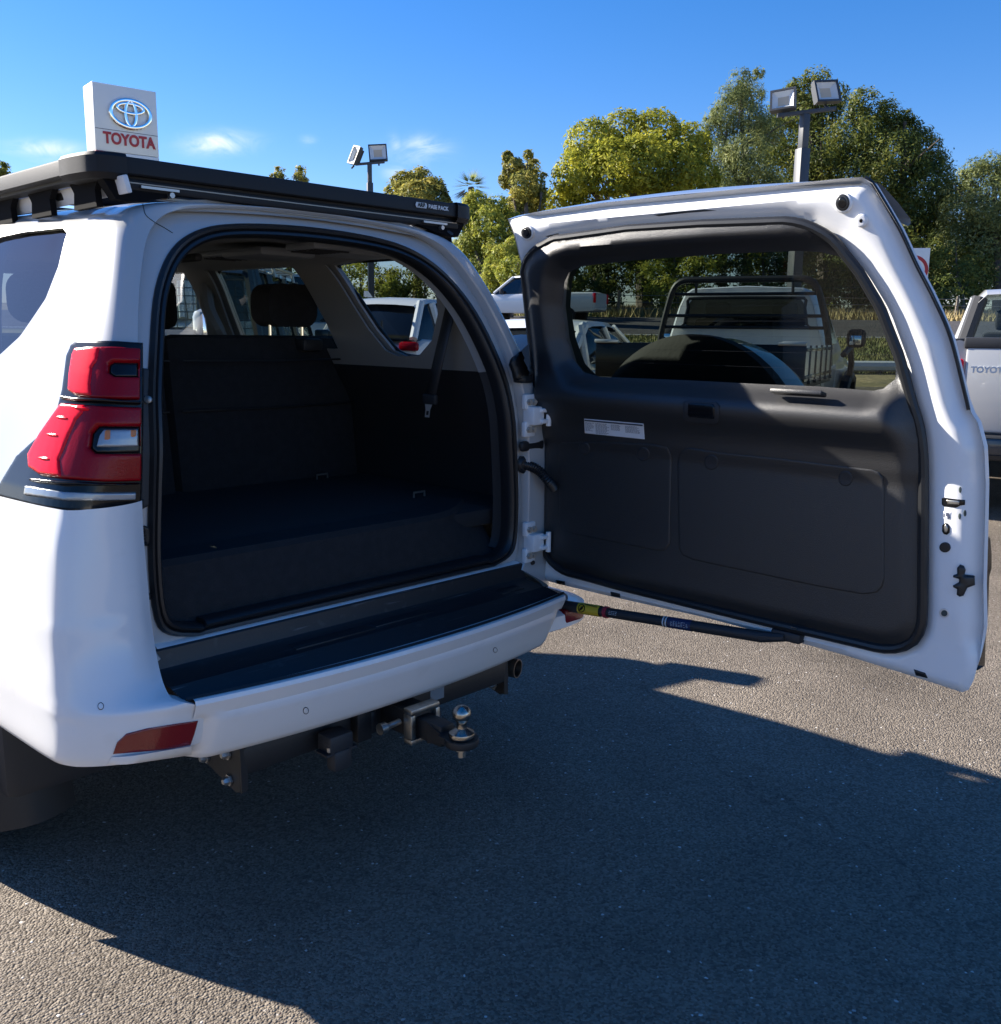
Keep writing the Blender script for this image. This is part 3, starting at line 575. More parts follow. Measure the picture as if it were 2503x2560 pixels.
for h in (.35, .62, .9): MB().tube([q+Vector((0, 0, h)) for q in tops], .012, 4).build('wire', M['steel'], root)

# ---------------------------------------------------------------- parked vehicles
def wheel(parent, x, y, r=.34, w=.23, kind='rim'):
    s = 1 if x > 0 else -1
    t = MB().lathe([(r*.62, -w/2), (r*.9, -w/2), (r, -w*.32), (r, w*.32), (r*.9, w/2), (r*.62, w/2)], (x, y, r), (s, 0, 0), 22).build('wheel', M['tyre'], parent)
    m = MB().lathe([(r*.62, -w*.3), (r*.64, w*.42), (r*.5, w*.36), (r*.16, w*.40), (.02, w*.42)], (x, y, r), (s, 0, 0), 22)
    for k in range(5):
        a = k*2*math.pi/5; m.tube([(x+s*w*.44, y+math.cos(a)*r*.1, r+math.sin(a)*r*.1), (x+s*w*.44, y+math.cos(a)*r*.58, r+math.sin(a)*r*.58)], r*.09, 6)
    m.build('rim', M['bolt'], t)
def loft(secs, n=None):
    mb = MB(); mb.grid([[*s] for s in secs], closed=True); m = len(secs[0]); k = len(mb.v)
    mb.f.append(tuple(range(m))[::-1]); mb.f.append(tuple(range(k-m, k))); return mb
def lower(st):     # (y, z0, zs, half width)
    return loft([[(-w*.9, y, a), (-w, y, a+.14), (-w, y, b-.16), (-w*.965, y, b-.04), (-w*.9, y, b), (0, y, b+.02), (w*.9, y, b), (w*.965, y, b-.04), (w, y, b-.16), (w, y, a+.14), (w*.9, y, a)] for y, a, b, w in st])
def house(st):     # (y, zbase, ztop, half width base, half width top)
    return loft([[(-wb, y, a), (-wb*.5-wt*.5-.01, y, (a+b)/2), (-wt, y, b-.05), (-wt*.9, y, b), (0, y, b+.018), (wt*.9, y, b), (wt, y, b-.05), (wb*.5+wt*.5+.01, y, (a+b)/2), (wb, y, a)] for y, a, b, wb, wt in st])
def pillar(root, paint, a, b, w=.07): MB().tube([a, b], w/2, 8).build('pillar', paint, root)
def wagon(label, cat, name, pos, head, paint, L, Hh, W, belt, roofy, pillars, group, glassmat=None, hood=None, arch=None, gl_lift=0):
    """generic closed car: rear at y=0, facing +y"""
    root = empty(name, pos, -head, label, cat, group); w = W/2; hood = hood or (L*.70, belt-.02)
    lower([(.0, .42, belt-.25, w*.86), (.06, .34, belt-.10, w*.93), (.25, .30, belt, w*.985), (L*.3, .25, belt, w), (hood[0], .25, belt-.01, w), (L*.88, .27, belt-.13, w*.97), (L*.97, .32, belt-.27, w*.88), (L, .40, belt-.36, w*.78)]).build('body', paint, root)
    y0, y1, y2, y3 = roofy; gh = [(y0, belt-.02, belt+.05, w*.86, w*.84), (y1, belt-.02, Hh-.06, w*.9, w*.76), (y1+.25, belt-.02, Hh-.01, w*.91, w*.745), (y2, belt-.02, Hh-.01, w*.92, w*.745), (y3, belt-.02, belt+.05, w*.9, w*.86)]
    house(gh).build('windows', glassmat or M['dark_glass'], root)
    MB().grid([[(-w*.76, y, z-.055), (-w*.70, y, z), (-w*.35, y, z+.022), (0, y, z+.03), (w*.35, y, z+.022), (w*.70, y, z), (w*.76, y, z-.055)] for y, z in ((y1-.12, Hh-.10), (y1, Hh-.035), (y1+.25, Hh+.008), ((y1+y2)/2, Hh+.015), (y2-.1, Hh+.005), (y2+.06, Hh-.04))]).build('roof', paint, root)
    for s in (-1, 1):
        pillar(root, paint, (s*w*.87, y0, belt), (s*w*.75, y1, Hh-.05), .12); pillar(root, paint, (s*w*.90, y3, belt), (s*w*.745, y2, Hh-.04), .055)
        for yb, yt, pw_ in pillars: pillar(root, paint, (s*w*.935, yb, belt-.02), (s*w*.765, yt, Hh-.05), pw_)
    for s in (-1, 1):
        for y in (L*.2, L*.81): wheel(root, s*(w-.12), y)
        MB().box((s*(w+.10), y3-.35, belt+.06), (.20, .08, .15), None, .03).build('wing_mirror', paint, root)
        for y in (L*.36, L*.56): MB().box((s*(w+.008), y, belt-.12), (.03, .17, .03), None, .008).build('door_handle', paint, root)
    return root
G = 'cars parked in the dealership yard'
HD = math.radians(72)
def corner(X, depth, head, hw, side=1):   # origin so that a rear corner sits under photo column X
    p = at(X, 836, depth); f = Vector((math.sin(head), math.cos(head), 0)); r = Vector((math.cos(head), -math.sin(head), 0))
    q = p - r*hw*side; return Vector((q.x, q.y, gz(q.x, q.y)))

# sedan seen through the tailgate window
sd = wagon('white sedan parked left of the tray ute, seen through the tailgate window', 'car', 'parked_sedan', corner(1385, 9.3, HD, .88), HD, M['paint_far'], 4.55, 1.45, 1.78, .93,
           (.55, 1.35, 2.35, 3.35), [(1.05, 1.20, .10), (2.15, 1.95, .07)], G, hood=(3.25, .92))
MB().box((.80, .03, .72), (.22, .10, .16), None, .03).build('tail_light', M['red_lens'], sd)
# hatchback through the side window
hb = wagon('white hatchback with a shark-fin aerial, seen through the cabin side window', 'car', 'parked_hatchback', corner(1046, 13.2, HD, .87), HD, M['paint_far'], 4.1, 1.56, 1.76, 1.0,
           (.04, .42, 2.2, 3.0), [(.75, .70, .12), (1.75, 1.65, .08)], G, hood=(3.0, .98))
for s in (-1, 1): MB().box((s*.70, .03, .90), (.30, .10, .13), None, .04).build('tail_light', M['dark_red_lens'], hb)
MB().box((0, .02, .62), (1.2, .06, .26), None, .03).build('bumper_insert', M['black'], hb)
MB().prism([Vector((0, 0, 1.58)), Vector((0, .17, 1.58)), Vector((0, .05, 1.66)), Vector((0, .01, 1.66))], (-.02, 0, 0), (.02, 0, 0)).build('aerial', M['paint_far'], hb)
# dark four wheel drive through the rear door window
fw_ = wagon('dark grey square four-wheel drive with a cargo mesh, seen past the rear headrest', 'car', 'dark_four_wheel_drive', corner(676, 10.4, math.radians(44), .9), math.radians(44), M['dark_metal_paint'], 4.4, 1.98, 1.8, 1.18,
            (.02, .06, 3.0, 3.5), [(.10, .12, .16), (1.0, 1.0, .10), (2.0, 1.95, .10)], G, hood=(3.4, 1.15), glassmat=M['clear_glass'])
mb = MB()
for k in range(14): mb.tube([(-.62+k*.095, .5, 1.2), (-.62+k*.095, .5, 1.84)], .006, 4)
for k in range(8): mb.tube([(-.62, .5, 1.22+k*.088), (.62, .5, 1.22+k*.088)], .006, 4)
mb.build('cargo_mesh', M['pole'], fw_)
mb = MB(); mb.tube([(-.66, .2, 2.05), (-.66, 2.9, 2.05), (.66, 2.9, 2.05), (.66, .2, 2.05)], .022, 8, True)
for k in range(6): mb.tube([(-.66, .35+k*.5, 2.04), (.66, .35+k*.5, 2.04)], .018, 6)
for y in (.3, 1.5, 2.8):
    for s in (-1, 1): mb.tube([(s*.66, y, 2.05), (s*.68, y, 1.93)], .02, 6)
mb.build('roof_rack', M['alu'], fw_)
MB().lathe([(.2, 0), (.36, .0), (.37, .05), (.37, .16), (.33, .2), (.05, .21)], (-.2, -.02, .95), (0, -1, 0), 24).build('spare_wheel', M['tyre'], fw_)
MB().box((.16, -.05, 1.12), (.05, .05, .2), None, .01).build('door_handle', M['alu'], fw_)
for s in (-1, 1): MB().box((s*.83, -.0, .98), (.12, .06, .32), None, .02).build('tail_light', M['red_lens'], fw_)
# second vehicle further left
wv = wagon('white van beyond the front passenger window', 'van', 'white_van', corner(470, 16.5, math.radians(76), .95), math.radians(76), M['paint_far'], 4.9, 2.05, 1.9, 1.15,
           (.02, .08, 3.6, 4.3), [(.2, .2, .2), (1.6, 1.6, .12), (2.8, 2.8, .1)], G, hood=(4.2, 1.1))

# flat tray ute
def ute_base(label, name, pos, head, group):
    return empty(name, pos, -head, label, 'ute', group)
up = corner(2018, 7.95, math.radians(71), .925); up.z += .06
tu = ute_base('white tray ute with a black tubular headboard, seen through the tailgate window', 'tray_ute', up, math.radians(71), G)
WP = M['paint_far']
MB().box((0, .02, 1.08), (1.85, .03, .32), None, .006).build('tailgate', M['gloss_black'], tu)
MB().box((0, 1.0, .90), (1.85, 2.0, .06), None, .006).build('tray_floor', M['pole'], tu)
for s in (-1, 1):
    d = MB().box((s*.91, 1.0, 1.08), (.03, 1.93, .30), None, .006); d2 = MB()
    for k in range(5): d2.box((s*.93, .25+k*.4, 1.08), (.018, .03, .31), None, .003); d2.box((s*.935, .25+k*.4, .92), (.03, .05, .03), None, .003)
    for z in (.97, 1.20): d2.box((s*.928, 1.0, z), (.012, 1.93, .03), None, .003)
    o = d.build('drop_side', M['alu'], tu); d2.build('side_ribs', M['dark_metal_paint'], o)
    lt = MB().box((s*.83, .0, 1.25), (.20, .05, .035), None, .01); lt.tube([(s*.93, .0, 1.25), (s*.70, -.02, 1.245)], .014, 8); lt.build('tailgate_latch', M['alu'], tu)
    MB().box((s*.72, .0, .80), (.30, .06, .10), None, .01).build('tail_light', M['red_lens'], tu)
    wheel(tu, s*.76, .75, .36); wheel(tu, s*.76, 3.75, .36)
    MB().tube([(s*.93, 3.25, .62), (s*.95, 3.45, .82), (s*.95, 3.75, .88), (s*.95, 4.05, .82), (s*.93, 4.2, .62)], .06, 8).build('wheel_arch_flare', M['black'], tu)
    MB().box((s*1.06, 3.02, 1.30), (.20, .09, .20), None, .05).build('wing_mirror', M['black'], tu)
    MB().box((s*1.055, 2.972, 1.28), (.12, .004, .10), None, .001).build('mirror_glass', M['mirror'], tu)
# cab shell: rear wall with window, sides, roof
def cabrow(y, sc): return [(-.84*sc, y, .62), (-.86*sc, y, .95), (-.84*sc, y, 1.20), (-.72*sc, y, 1.62), (-.66*sc, y, 1.76), (-.58*sc, y, 1.81), (0, y, 1.835), (.58*sc, y, 1.81), (.66*sc, y, 1.76), (.72*sc, y, 1.62), (.84*sc, y, 1.20), (.86*sc, y, .95), (.84*sc, y, .62)]
cb = MB(); rows = [[(x*.965, 2.10, z-.012 if z > 1.7 else z) for x, _, z in cabrow(0, 1)], cabrow(2.14, 1), cabrow(2.6, 1.0), cabrow(3.1, 1.0), [(x, y+.0, min(z, 1.16)) for x, y, z in cabrow(3.75, 1.0)]]
cb.grid(rows); cabo = cb.build('cab', WP, tu)
rw = [(-.60, 1.405), (.60, 1.405), (.64, 1.44), (.60, 1.65), (.555, 1.705), (-.555, 1.705), (-.60, 1.65), (-.64, 1.44)]
back = [(-.80, .62), (.80, .62), (.825, .95), (.81, 1.2), (.69, 1.62), (.635, 1.75), (.56, 1.795), (0, 1.82), (-.56, 1.795), (-.635, 1.75), (-.69, 1.62), (-.81, 1.2), (-.825, .95)]
raw(patch(back, [rw], .09, lambda u, v, a, b: Vector((u, 2.10-.012*sm(a/.08), v)), (0, -1, 0)), 'rear_wall', WP, tu)
raw(patch([(x*1.02, z) for x, z in rw], [], .2, lambda u, v, a, b: Vector((u, 2.115, v)), (0, -1, 0)), 'rear_window', M['clear_glass'], tu, False)
mb = MB(); mb.tube([Vector((x, 2.088, z)) for x, z in curve([(x, z) for x, z in rw], 40, True)], .016, 6, True); mb.build('window_seal', M['rubber'], tu)
MB().box((0, 3.2, 1.05), (1.5, .5, .2), None, .05).build('dashboard', M['black'], tu)
for s in (-1, 1):
    MB().box((s*.36, 2.45, 1.15), (.5, .16, .7), None, .06).box((s*.36, 2.43, 1.58), (.27, .11, .18), None, .04).build('seat', M['cloth'], tu)
    raw(patch([(2.35, 1.24), (3.15, 1.24), (2.95, 1.62), (2.45, 1.68)], [], .2, lambda u, v, a, b: Vector((s*(.848-(v-1.2)*.285+.012), u, v)), (s, 0, 0)), 'side_window', M['dark_glass'], tu, False)
MB().box((0, 3.45, 1.45), (1.25, .02, .5), Matrix.Rotation(-.9, 3, 'X'), .005).build('windscreen', M['clear_glass'], tu)
lower([(3.1, .45, 1.16, .86), (3.7, .45, 1.14, .88), (4.6, .5, 1.08, .86), (4.85, .55, .95, .80)]).build('bonnet', WP, tu)
MB().tube([(.94, 3.0, 1.12), (.98, 3.3, 1.2), (.99, 3.45, 1.02), (.97, 3.5, .8)], .035, 8).build('snorkel', M['black'], tu)
mb = MB(); hp = curve([(-.90, 2.02, 1.02), (-.875, 2.0, 1.30), (-.80, 1.97, 1.62), (-.74, 1.95, 1.80), (-.66, 1.945, 1.875), (-.5, 1.945, 1.89), (.5, 1.945, 1.89), (.66, 1.945, 1.875), (.74, 1.95, 1.80), (.80, 1.97, 1.62), (.875, 2.0, 1.30), (.90, 2.02, 1.02)], 60)
mb.tube([Vector(p) for p in hp], .034, 10)
for z in (1.40, 1.52, 1.745):
    w_ = .875-(z-1.3)*.235; mb.tube([(-w_, 1.99, z), (w_, 1.99, z)], .017, 8)
for s in (-1, 1): mb.tube([(s*.50, 1.95, 1.88), (s*.50, 1.97, 1.745)], .015, 8)
mb.build('headboard', M['towbar'], tu)

# white ute at the right edge
hp_ = corner(2388, 7.25, math.radians(70), .90, -1)
ru = ute_base('white dual-cab ute with a black tailgate cap at the right edge, seen from behind', 'dual_cab_ute', hp_, math.radians(70), G)
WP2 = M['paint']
tg = MB().box((0, .03, 1.05), (1.62, .06, .64), None, .02).build('tailgate', WP2, ru)
MB().box((0, .045, 1.40), (1.66, .10, .085), None, .015).build('tailgate_cap', M['black'], ru)
text('lettering', 'TOYOTA', .062, M['silver_ink'], Matrix.Translation((-.64, -.004, 1.20)) @ frame((0, 0, 0), (1, 0, 0), (0, 0, 1)), tg, .006, .003)
for s in (-1, 1):
    lower([(.02, .70, 1.40, .09), (1.5, .70, 1.40, .09), (1.62, .7, 1.4, .09)]).build('tub_side', WP2, ru).location = (s*.865, 0, 0)
    MB().box((s*.865, .02, 1.05), (.09, .06, .46), None, .02).build('tail_light', M['red_lens'], ru)
    wheel(ru, s*.78, 1.0, .39, .27); wheel(ru, s*.78, 4.1, .39, .27)
    MB().box((s*.865, .80, 1.415), (.10, 1.5, .035), None, .01).build('tub_rail', M['black'], ru)
    MB().box((s*1.0, 2.9, 1.45), (.22, .1, .2), None, .05).build('wing_mirror', M['black'], ru)
MB().box((0, .06, .62), (1.75, .20, .20), None, .04).build('bumper', M['black'], ru)
MB().box((-.55, -.05, .63), (.34, .02, .13), None, .02).build('bumper_step', M['dark_metal_paint'], ru)
lower([(.3, .5, .75, .7), (1.5, .45, .8, .75), (1.6, .42, 1.2, .88), (4.0, .42, 1.2, .9), (5.0, .5, 1.0, .85), (5.15, .55, .9, .75)]).build('body', WP2, ru)
house([(1.60, 1.2, 1.24, .84, .8), (1.70, 1.2, 1.80, .85, .70), (2.0, 1.2, 1.86, .86, .69), (3.2, 1.2, 1.86, .86, .69), (3.95, 1.2, 1.26, .86, .8)]).build('windows', M['clear_glass'], ru)
MB().grid([[(-.705, y, z-.07), (-.64, y, z), (0, y, z+.03), (.64, y, z), (.705, y, z-.07)] for y, z in ((1.60, 1.82), (1.72, 1.865), (2.2, 1.89), (3.2, 1.875), (3.35, 1.83))]).build('roof', WP2, ru)
PR, PP = ru, WP2
for s in (-1, 1):
    pillar(PR, M['black'], (s*.83, 1.62, 1.22), (s*.69, 1.68, 1.80), .13); pillar(PR, PP, (s*.85, 2.55, 1.22), (s*.70, 2.5, 1.82), .09); pillar(PR, PP, (s*.86, 3.9, 1.22), (s*.69, 3.2, 1.82), .08)
for s in (-1, 1): MB().box((s*.36, 2.75, 1.2), (.5, .16, .6), None, .06).box((s*.36, 2.73, 1.62), (.27, .11, .2), None, .04).build('seat', M['cloth'], ru)

# far ute on the road
fp = loc(35.5, 3.55); fu = empty('far_ute', fp, -math.radians(-22), 'white ute far off on the road, partly hidden by the tailgate frame', 'ute')
lower([(.0, .55, 1.12, .80), (.08, .5, 1.15, .86), (1.6, .42, 1.15, .88), (3.9, .42, 1.1, .88), (5.0, .5, .98, .84), (5.2, .55, .85, .75)]).build('body', M['paint_far'], fu)
house([(1.62, 1.1, 1.2, .82, .8), (1.95, 1.1, 1.70, .83, .68), (3.1, 1.1, 1.72, .84, .68), (3.9, 1.1, 1.15, .84, .8)]).build('windows', M['dark_glass'], fu)
MB().grid([[(-.71, y, z-.07), (-.64, y, z), (0, y, z+.03), (.64, y, z), (.71, y, z-.07)] for y, z in ((1.85, 1.68), (2.0, 1.74), (2.6, 1.77), (3.1, 1.74), (3.25, 1.69))]).build('roof', M['paint_far'], fu)
PR, PP = fu, M['paint_far']
for s in (-1, 1):
    pillar(PR, PP, (s*.82, 1.64, 1.14), (s*.69, 1.95, 1.70), .14); pillar(PR, PP, (s*.84, 2.7, 1.12), (s*.70, 2.6, 1.72), .09); pillar(PR, PP, (s*.85, 3.85, 1.12), (s*.69, 3.15, 1.7), .09)
    wheel(fu, s*.76, 1.1, .37); wheel(fu, s*.76, 4.2, .37); MB().box((s*.80, -.0, .95), (.12, .08, .34), None, .02).build('tail_light', M['red_lens'], fu)
    MB().box((s*.98, 3.5, 1.18), (.2, .1, .2), None, .04).build('wing_mirror', M['black'], fu)
# ================================================================ the open wagon
SUV = empty('parked_suv', (0, 0, 0), 0, 'large white four-wheel drive wagon with its side-hinged tailgate wide open and a black roof rack', 'car')
def lean(z): return 0.19*max(0.0, (z-1.2)/.54)**1.7
# key rows: cabin (w, z) | rear (w, z) | shut line A (x, z) | opening B (x, z)
KEY = [((.925, .55), (.860, .60), (.640, .730), (.530, .757)),
       ((.930, .68), (.865, .70), (.657, .760), (.600, .777)),
       ((.935, .80), (.868, .80), (.668, .820), (.632, .822)),
       ((.935, .95), (.866, .95), (.670, .950), (.640, .95)),
       ((.915, 1.10), (.848, 1.10), (.667, 1.10), (.632, 1.10)),
       ((.865, 1.22), (.803, 1.22), (.660, 1.22), (.622, 1.22)),
       ((.800, 1.35), (.752, 1.35), (.648, 1.35), (.608, 1.35)),
       ((.738, 1.49), (.697, 1.49), (.622, 1.48), (.577, 1.47)),
       ((.694, 1.60), (.657, 1.60), (.590, 1.59), (.541, 1.575)),
       ((.664, 1.68), (.626, 1.68), (.558, 1.667), (.500, 1.648)),
       ((.632, 1.75), (.594, 1.75), (.525, 1.728), (.452, 1.703)),
       ((.597, 1.80), (.555, 1.79), (.480, 1.775), (.395, 1.742)),
       ((.545, 1.832), (.500, 1.815), (.420, 1.803), (.325, 1.769)),
       ((.430, 1.850), (.400, 1.830), (.320, 1.820), (.240, 1.784)),
       ((.220, 1.862), (.200, 1.842), (.165, 1.831), (.125, 1.793)),
       ((.000, 1.866), (.000, 1.846), (.000, 1.835), (.000, 1.796))]
def refine(col, sub=3):
    P = [np.array(k[col], float) for k in KEY]; P = [2*P[0]-P[1]]+P+[np.array([-P[-2][0], P[-2][1]])]; out = []
    for i in range(1, len(P)-2):
        for t in np.linspace(0, 1, sub, endpoint=False):
            p0, p1, p2, p3 = P[i-1:i+3]; out.append(.5*((2*p1)+(-p0+p2)*t+(2*p0-5*p1+4*p2-p3)*t*t+(-p0+3*p1-3*p2+p3)*t**3))
    out.append(P[-2]); h = np.array(out); left = h*[-1, 1]; right = h[:-1][::-1]; return np.vstack([left, right])
CAB, REA, SHA, OPB = [refine(i) for i in range(4)]
NR = len(CAB)
def cabin(i, y):
    w, z = CAB[i]; wr, zr = REA[i]; t = sm((y-.15)/.9); w, z = wr+(w-wr)*t, zr+(z-zr)*t
    k = 1.0 if y <= 2.55 else max(.12, 1-(y-2.55)/.85*.75) if y < 3.4 else .25-.1*(y-3.4)
    if z > 1.0 and k < 1: z = 1.0+(z-1.0)*k; w = w*(1+(1-k)*.22)
    if y > 4.1: w *= 1-.12*((y-4.1)/.4)**2
    return Vector((w, y, z))
FY = [4.5, 4.4, 4.1, 3.7, 3.4, 3.15, 2.9, 2.7, 2.55, 2.3, 2.0, 1.7, 1.4, 1.1, .9, .75, .62, .5, .4, .32]
rows = []
for i in range(NR):
    R = [cabin(i, y) for y in FY]
    wr, zr = REA[i]; ax, az = SHA[i]
    E_ = Vector((ax, lean(az)-.028, az)); ys = lean(zr)*.6+.17; S_ = Vector((wr, ys, zr)); R.append(S_.lerp(cabin(i, .32), .4))
    cn = Vector((wr*.985, lean(zr)*.92-.030, zr+(az-zr)*.15))
    c1 = S_.lerp(cn, .92); c2 = E_.lerp(cn, .82)
    for t in np.linspace(0, 1, 15): R.append(S_*(1-t)**3+c1*3*t*(1-t)**2+c2*3*t*t*(1-t)+E_*t**3)
    rows.append(R)
NOUT = len(rows[0])
for i in range(NR):
    ax, az = SHA[i]; bx, bz = OPB[i]; a = Vector((ax, lean(az)-.028, az)); b = Vector((bx, lean(bz)+.006, bz))
    inw = Vector((b.x-a.x, 0, b.z-a.z)); inw.normalize()
    rows[i] += [a+Vector((0, .006, 0))+inw*.004, Vector((a.x, lean(az)+.012, a.z))+inw*.006, b+(Vector((a.x, lean(az), a.z))-b)*.5+Vector((0, .002, 0)), b, b+Vector((0, .05, 0))+inw*.004]
skin = MB(); skin.grid(rows)
# orient outwards
me_ = skin.mesh(); BV = None
bm = bmesh.new(); bm.from_mesh(me_)
ff = min(bm.faces, key=lambda f: (f.calc_center_median()-Vector((-.93, 1.5, .8))).length)
if ff.normal.x > 0: bmesh.ops.reverse_faces(bm, faces=bm.faces)
bm.to_mesh(me_); bm.free()
BV = BVHTree.FromPolygons([v.co[:] for v in me_.vertices], [p.vertices[:] for p in me_.polygons])
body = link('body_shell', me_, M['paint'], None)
md = body.modifiers.new('s', 'SOLIDIFY'); md.thickness = .022; md.offset = -1; md.use_even_offset = False
# interior lining as an inner shell
def inner(sel, off, name, m):
    R = []
    for i in sel:
        r = []
        for j in range(4, NOUT-3):
            p = Vector(rows[i][j]); c = Vector((0, p.y, 1.15)); d = (c-p); d.y = 0; r.append(p+d.normalized()*off)
        bx, bz = OPB[i]; r = [q for q in r if q.y > lean(bz)+.10]; 
        while len(r) < NOUT-7: r.append(r[-1].copy())
        b = Vector((bx, lean(bz)+.05, bz)); d = Vector((-bx, 0, 1.15-bz)).normalized(); r.append(b+d*.024+Vector((0, .035, 0))); r.append(b+d*.012)
        R.append(r)
    o = MB().grid(R).build(name, m, None); s = o.modifiers.new('s', 'SOLIDIFY'); s.thickness = .008; s.offset = 0; return o
zi = [CAB[i][1] for i in range(NR)]; hi = [i for i in range(NR) if zi[i] > 1.36]; mid_ = NR//2
lin = inner(hi, .055, 'headlining', M['lining'])
lowL = inner([i for i in range(mid_) if .70 < zi[i] <= 1.40], .058, 'side_trim', M['black'])
lowR = inner([i for i in range(mid_, NR) if .70 < zi[i] <= 1.40], .058, 'side_trim', M['black'])
# window openings
QW = [(.93, 1.755), (.70, 1.765), (.47, 1.762), (.425, 1.745), (.405, 1.66), (.42, 1.58), (.50, 1.485), (.59, 1.43), (.67, 1.42), (.73, 1.45), (.80, 1.53), (.86, 1.62)]
QWR = [(.93, 1.755), (.70, 1.765), (.42, 1.758), (.355, 1.735), (.335, 1.66), (.36, 1.57), (.43, 1.48), (.53, 1.425), (.66, 1.42), (.73, 1.44), (.80, 1.52), (.86, 1.62)]
RW = [(1.15, 1.76), (1.80, 1.765), (1.80, 1.44), (1.04, 1.44), (1.06, 1.54)]
FW = [(2.00, 1.765), (2.25, 1.765), (2.48, 1.70), (2.88, 1.44), (1.99, 1.44)]
def cut(o, cutters):
    for c in cutters:
        b = o.modifiers.new('b', 'BOOLEAN'); b.operation = 'DIFFERENCE'; b.object = c; b.solver = 'EXACT'
    me = evalmesh(o); o.modifiers.clear(); o.data = me
    me.polygons.foreach_set('use_smooth', [True]*len(me.polygons))
    try: me.set_sharp_from_angle(angle=math.radians(32))
    except Exception: pass
cutters = []
for s in (-1, 1):
    for W_ in (QW if s < 0 else QWR, RW, FW):
        m = MB().prism([Vector((0, y, z)) for y, z in W_], (s*.4, 0, 0), (s*1.2, 0, 0)); cutters.append(m.build('cutter', None, None, False))
m = MB().prism([Vector((x, 0, z)) for x, z in ((-.60, 1.30), (.60, 1.30), (.50, 1.78), (-.50, 1.78))], (0, 2.62, 0), (0, 3.45, 0)); cutters.append(m.build('cutter', None, None, False))
cut(body, cutters); body.parent = SUV
for o in (lin, lowL, lowR): cut(o, cutters); o.parent = SUV
for c in cutters: bpy.data.objects.remove(c)

ext = [r[:NOUT]+[r[NOUT-1]+(r[NOUT-1]-r[NOUT-3])*1.2] for r in rows]
_e = MB().grid(ext); BVO = BVHTree.FromPolygons([Vector(v) for v in _e.v], _e.f)
from mathutils.interpolate import poly_3d_calc
class Surf:        # a surface that answers sight lines with smooth normals
    def __init__(s, vs, fs):
        s.v = [Vector(v) for v in vs]; s.f = [tuple(f) for f in fs]; s.t = BVHTree.FromPolygons(s.v, s.f); s.n = [Vector((0, 0, 0)) for _ in s.v]
        for f in s.f:
            n = (s.v[f[1]]-s.v[f[0]]).cross(s.v[f[2]]-s.v[f[0]])
            if len(f) > 3: n += (s.v[f[2]]-s.v[f[0]]).cross(s.v[f[3]]-s.v[f[0]])
            for i in f: s.n[i] += n
        for n in s.n: n.normalize() if n.length > 1e-12 else None
    def ray_cast(s, o, d):
        h = s.t.ray_cast(o, d)
        if h[0] is None: return h
        f = s.f[h[2]]
        try:
            w = poly_3d_calc([s.v[i] for i in f], h[0]); n = Vector((0, 0, 0))
            for i, k in zip(f, w): n += s.n[i]*k
            n.normalize()
            if n.length > .5: return (h[0], n, h[2], h[3])
        except Exception: pass
        return h
BVO = Surf(_e.v, _e.f)
def hit(X, Y, off=0.0, bv=None):
    r = ray(X, Y).normalized(); h = (bv or BV).ray_cast(CP, r)
    if h[0] is None: return None
    n = h[1] if h[1].dot(r) < 0 else -h[1]; return h[0]+n*off
def decal(poly, step, depth, bev, sink=.002, holes=(), bv=None, shape=None):
    """a part that follows the bodywork: outline in the photo carried onto the surface, raised by depth"""
    def fn(u, v, a, b):
        d = min(a, b); k = math.sqrt(max(0.0, 1-(1-min(1, d/bev))**2)); off = depth*(.6+.4*k)
        if shape: off += shape(u, v)
        p = hit(u, v, off, bv)
        return p if p is not None else CP+ray(u, v)*(2.4/CF)
    ex = []
    for L_ in [poly]+list(holes):
        Od_ = dens(L_, step); n_ = len(Od_)
        for q in (.3, .65, 1.0):
            for i in range(n_):
                t = Od_[(i+1) % n_]-Od_[i-1]; t = t/(np.linalg.norm(t)+1e-9); o = np.array([t[1], -t[0]]); 
                for sg in (1, -1):
                    c_ = Od_[i]+o*sg*bev*q
                    ex.append(c_)
    ex = np.array(ex); dd_ = np.min([dist(ex, dens(L_, step)) for L_ in [poly]+list(holes)], axis=0)
    ok = np.zeros(len(ex), bool)
    for q in (.3, .65, 1.0): ok |= np.abs(dd_-bev*q) < bev*.06
    m = patch(poly, holes, step, fn, -CD, ex[ok]); b = bv or BV
    cnt = {}
    for f in m.f:
        for i in range(len(f)):
            e = (f[i], f[(i+1) % len(f)]); k = (min(e), max(e)); cnt.setdefault(k, []).append(e)
    low = {}
    for k, es in cnt.items():           # a short wall from the rim down into the surface
        if len(es) != 1: continue
        i, j = es[0]
        for q in (i, j):
            if q not in low:
                p = hit(m.uv[q][0], m.uv[q][1], -.004, b)
                m.v.append(tuple(p if p is not None else m.v[q])); low[q] = len(m.v)-1
        m.f.append((j, i, low[i], low[j]))
    return m

